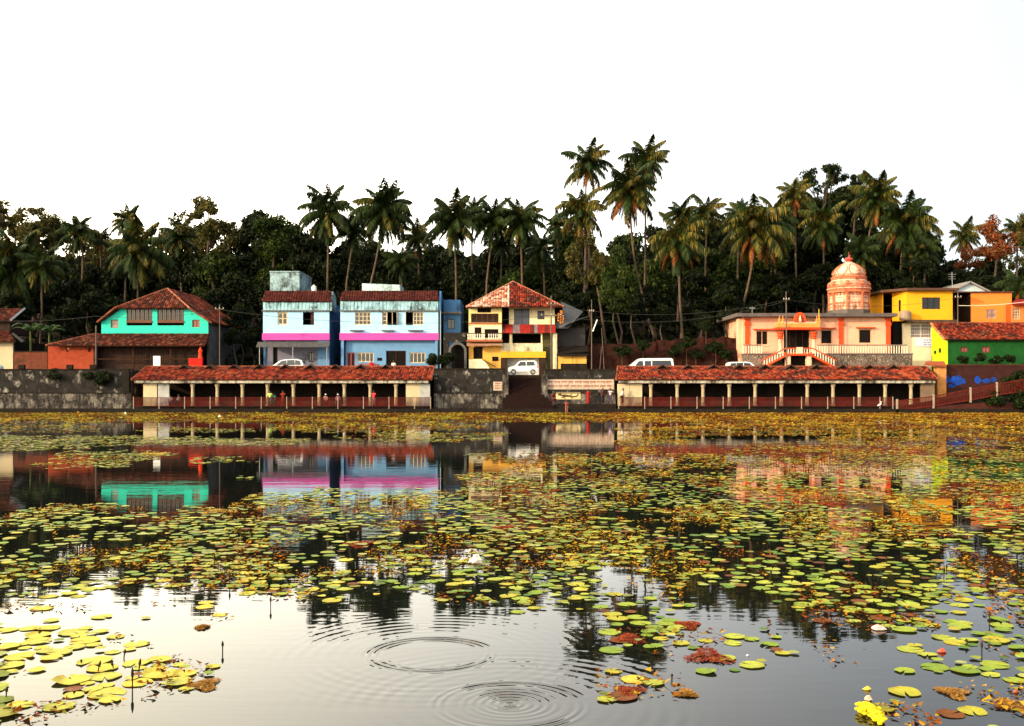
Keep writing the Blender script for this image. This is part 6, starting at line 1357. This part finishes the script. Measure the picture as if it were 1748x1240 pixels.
def person(px, Y, zb, label, pose='stand', top=(.5, .5, .5), low=(.05, .05, .08), skirt=False, face=0, h=1.0, cap=None):
    t = thing('person', label, 'person', (0, 0, 0))
    sit = pose == 'sit'; pz = .5 if sit else .92; lean = .1 if pose == 'lean' else 0
    J = dict(pel=(0, 0, pz), che=(0, -lean * .5, pz + .33), nec=(0, -lean, pz + .53), hb=(0, -lean - .01, pz + .6), ht=(0, -lean - .02, pz + .72))
    V = [J['pel'], J['che'], J['nec'], J['hb'], J['ht']]; E = [(0, 1), (1, 2), (2, 3), (3, 4)]; Rr = [.13, .14, .055, .075, .085]
    for s in (-1, 1):
        b = len(V); sh = (s * .17, -lean, pz + .47)
        if pose == 'arms': el_, ha = (s * .25, -.12, pz + .3), (s * .14, -.32, pz + .42)
        elif sit: el_, ha = (s * .22, -.08, pz + .2), (s * .14, -.32, pz + .1)
        else: el_, ha = (s * .23, -lean * .6 - .01, pz + .2), (s * .24, -lean - .1, pz - .03)
        V += [sh, el_, ha, (ha[0], ha[1] - .05, ha[2] - .07)]; E += [(1, b), (b, b + 1), (b + 1, b + 2), (b + 2, b + 3)]; Rr += [.06, .042, .03, .022]
        b = len(V)
        if sit: kn, an, to = (s * .12, -.44, pz + .03), (s * .12, -.42, .08), (s * .12, -.58, .04)
        else: kn, an, to = (s * .1, -.03 - .06 * (s > 0), .5), (s * .11, .02, .08), (s * .12, -.13, .035)
        V += [(s * .09, 0, pz - .05), kn, an, to]; E += [(0, b), (b, b + 1), (b + 1, b + 2), (b + 2, b + 3)]; Rr += [.09, .06, .04, .035]
    skin_obj('body', t, V, E, Rr, M_skin)
    TV = [V[0], V[1], (V[2][0], V[2][1], V[2][2] - .06)]; TE = [(0, 1), (1, 2)]; TR = [.155, .165, .08]
    for i, s in ((5, -1), (13, 1)):
        b = len(TV); TV += [V[i], V[i + 1]]; TE += [(1, b), (b, b + 1)]; TR += [.075, .058]
    skin_obj('shirt', t, TV, TE, TR, cloth(top))
    if skirt and not sit: MB().lathe([(.17, pz + .08), (.19, pz - .05), (.2, .5), (.24, .1), (.22, .08)], (0, 0, 0), 12).build('skirt', cloth(low), t, smooth=True)
    else:
        LV = [V[0]]; LE = []; LR = [.15]
        for i in (9, 17): b = len(LV); LV += [V[i], V[i + 1], V[i + 2]]; LE += [(0, b), (b, b + 1), (b + 1, b + 2)]; LR += [.11, .08, .065]
        skin_obj('trousers', t, LV, LE, LR, cloth(low))
    hx, hy, hz = J['ht']; MB().lathe([(.092, -.02), (.098, .03), (.08, .09), (.03, .125)], (hx, hy + .015, hz - .03), 10).build('hair' if cap is None else 'cap', M_hair if cap is None else cloth(cap), t, smooth=True)
    MB().lathe([(.02, -.02), (.014, .01), (.004, .025)], (hx, hy - .085, hz - .05), 5).build('nose', M_skin, t)
    t.location = (X(px, Y), Y, zb); t.rotation_euler = (0, 0, face); t.scale = (h, h, h); return t
fl = .66; yi = YA + .55
def seat_z(): return fl
person(290, 107.35, fl, 'person in pale blue shirt sitting at the left end of the left arcade', 'sit', (.5, .55, .62), (.1, .12, .2), face=.4)
person(305, 107.5, fl, 'person in grey shirt sitting beside the pale blue shirt person', 'sit', (.22, .22, .24), (.05, .05, .06), face=-.5)
person(461, 107.2, fl, 'person in lime yellow shirt standing at the left arcade railing', 'stand', (.55, .8, .2), (.06, .2, .15), face=.3)
person(468, 107.5, fl, 'child in green standing right of the lime shirt person', 'stand', (.05, .3, .2), (.05, .2, .15), h=.82, face=-.3)
person(483, 107.2, fl, 'person in dark red clothes standing in the left arcade', 'arms', (.3, .03, .02), (.25, .03, .02), True)
person(556, 107.1, fl, 'person with white cap sitting behind the left arcade railing', 'sit', (.5, .3, .25), (.2, .1, .1), cap=(.75, .75, .75), h=1.05)
person(577, 107.1, fl, 'second white capped person sitting further right in the left arcade', 'sit', (.3, .15, .2), (.2, .1, .1), cap=(.72, .72, .75), h=1.05)
person(638, 106.95, fl, 'person in bright pink red shirt at the left arcade railing', 'arms', (.85, .06, .09), (.6, .3, .3), face=-.2)
person(944, 106.75, .95, 'person in dark maroon sitting on the steps beside the wall painting', 'sit', (.12, .015, .02), (.08, .015, .02), face=.5)
person(967, 105.7, -.12, 'person in orange pink wrap standing at the water edge below the lizard painting', 'arms', (.42, .09, .07), (.3, .12, .1), False, face=.5, h=.86)
person(1004, 107.9, .9, 'woman in deep red saree standing by the wall right of the lizard', 'stand', (.3, .02, .02), (.28, .02, .02), True, h=.95)
person(1029, 107.6, .9, 'person in dark clothes standing with a friend left of the right arcade', 'stand', (.1, .03, .04), (.03, .02, .03), face=.6)
person(1042, 107.4, .9, 'person in pinkish white shirt standing left of the right arcade', 'arms', (.55, .42, .5), (.06, .05, .1), face=-.4)
person(1062, 107.0, .8, 'dark haired person in white top leaning at the left end of the right arcade', 'lean', (.7, .68, .66), (.03, .03, .03), face=1.2, h=1.05)
person(634, 113.4, ROAD, 'person in bright red standing beside the dark red car', 'stand', (.7, .02, .02), (.5, .02, .02), face=.3)
person(672, 116, ROAD, 'person in white shirt standing before the dark doorway', 'stand', (.72, .72, .7), (.2, .15, .12))

# ------------------------------------------------------------------ poles and wires
def pole(px, pt, pb, Y, label, r=.09, lean=0, arm=None, name='utility_pole', cat='pole', base=ROAD):
    t = thing(name, label, cat, (X(px, Y), Y, base)); MB().tube([(X(px, Y), Y, base), (X(px + lean, Y), Y, Z(pt, Y))], [r, r * .7], 7).build('shaft', M_pole, t)
    for k, (py, w) in enumerate(arm or ()):
        MB().box(X(px + lean, Y) - w, X(px + lean, Y) + w, Y - .05 - r, Y + .02 - r, Z(py, Y) - .05, Z(py, Y) + .05).build('crossarm', M_pole, t)
        for s in (-.85, 0, .85): MB().lathe([(.03, 0), (.06, .04), (.05, .12), (.02, .15)], (X(px + lean, Y) + s * w, Y - .02 - r, Z(py, Y) + .05), 6).build('insulator', plain('porcelain', (.5, .45, .4), .3), t)
    return t
pole(164, 556, 625, 113, 'dark post in front of the orange laterite wall corner', .12); pole(375, 520, 625, 114.5, 'thin utility pole right of the teal house', .07, 0, ((528, .5),))
pole(941, 505, 628, 115, 'utility pole with crossarms at the right corner of the yellow house', .09, 0, ((539, 1.3), (520, .5)))
pole(1343, 498, 622, 113.5, 'tall pole in front of the temple entrance', .09, -1, ((512, .35),))
pole(1635, 500, 580, 119.5, 'pole between the chrome yellow and apricot houses', .08, 0, ((508, .4),))
pole(1022, 628, 590, 114.5, 'x', .04) if 0 else None
m_ = pole(1023, 592, 628, 114, 'thin leaning pale stake right of the kiosk', .04, 4, None, 'stake', 'stake'); pole(1032, 560, 628, 114.2, 'taller leaning pale stake right of the kiosk', .05, -5, None, 'stake', 'stake')
lp = pole(1010, 512, 628, 114, 'street pole carrying a slanted white tube lamp', .07, 0, ((532, .25),), 'street_lamp', 'street lamp')
MB().tube([P(1012, 566, 113.9), P(1019.5, 546, 113.7)], .07, 8).build('tube_lamp', plain('tube_white', (.82, .84, .86), .3), lp); MB().tube([P(1010, 562, 113.98), P(1014, 560, 113.85)], .03, 5).build('lamp_arm', M_metal, lp)
t = thing('antenna', 'small roof antenna on the chrome yellow house', 'antenna', P(1626, 493, 121)); MB().tube([P(1626, 495, 121.3), P(1625, 465, 121.3)], .03, 5).build('mast', M_metal, t)
for py, w in ((468, .5), (472, .4), (476, .45)): MB().box(X(1625, 121.3) - w, X(1625, 121.3) + w, 121.27, 121.3, Z(py, 121) - .02, Z(py, 121) + .02).build('rod', M_metal, t)
t = thing('antenna', 'small antenna on the left end of the temple roof', 'antenna', P(1284, 536, 121)); MB().tube([P(1284, 537, 121), P(1284, 524, 121)], .03, 5).build('mast', M_metal, t); MB().box(X(1284, 121) - .35, X(1284, 121) + .35, 120.97, 121, Z(527, 121), Z(526, 121) + .03).build('rod', M_metal, t)
M_wire = plain('black_wire', (.03, .03, .03), .6)
def wire(a, b, sag, label, r=.018, mat=None, grp='overhead wires'):
    a, b = Vector(a), Vector(b); m = MB(); pts = [a.lerp(b, k / 14) - Vector((0, 0, sag * 4 * (k / 14) * (1 - k / 14))) for k in range(15)]
    o = m.tube(pts, r, 4).build('overhead_wire', mat or M_wire, None, a); tag(o, label, 'wire', grp)
wire(P(375, 528, 114.5), P(164, 540, 116), .5, 'wire running left from the thin pole over the teal house side'); wire(P(164, 540, 116), P(-60, 545, 116), .4, 'wire running out of the left edge')
wire(P(375, 529, 114.5), P(941, 539, 115), 1.2, 'wire crossing before the blue houses'); wire(P(941, 521, 115), P(1343, 512, 113.5), 1.4, 'upper wire from the yellow house pole to the temple pole'); wire(P(951, 539, 115), P(1343, 514, 113.5), 1.5, 'lower wire from the yellow house pole to the temple pole')
wire(P(1343, 512, 113.5), P(1635, 508, 119.5), .9, 'wire from the temple pole to the pole by the yellow house'); wire(P(1635, 522, 119.5), P(1800, 508, 116), .3, 'pale cable passing in front of the apricot house', .03, plain('pale_cable', (.7, .62, .5), .6))
wire(P(1343, 560, 113.6), P(1270, 555, 118.9), .5, 'short drooping cable to the temple left corner')

for px, pt, Yq, q in ((1330, 412, 157, 1.0), (1362, 418, 157.5, 1.0), (1392, 415, 158, 1.0), (1425, 405, 157, 1.0), (1240, 415, 157, 1.0), (1350, 470, 144, .9), (1490, 415, 157, 1.0)):
    tree('dark', px, pt, Yq, 0, q, 1.5, 'dark tree filling the wood ' + place(px), 'deep wood trees')
# ------------------------------------------------------------------ tell look-alikes apart by their place in the row
def finish_labels():
    by = {}
    for o in bpy.data.objects:
        if o.parent is None and o.get('label'): by.setdefault(o['label'], []).append(o)
    NUM = 'leftmost,second,third,fourth,fifth,sixth,seventh,eighth,ninth,tenth,eleventh,twelfth'.split(',')
    for lab, os_ in by.items():
        if len(os_) < 2: continue
        os_.sort(key=lambda o: o.location.x / o.location.y)
        for i, o in enumerate(os_[:12]): o['label'] = lab + (', leftmost' if i == 0 else ', ' + NUM[i] + ' from left')
finish_labels()
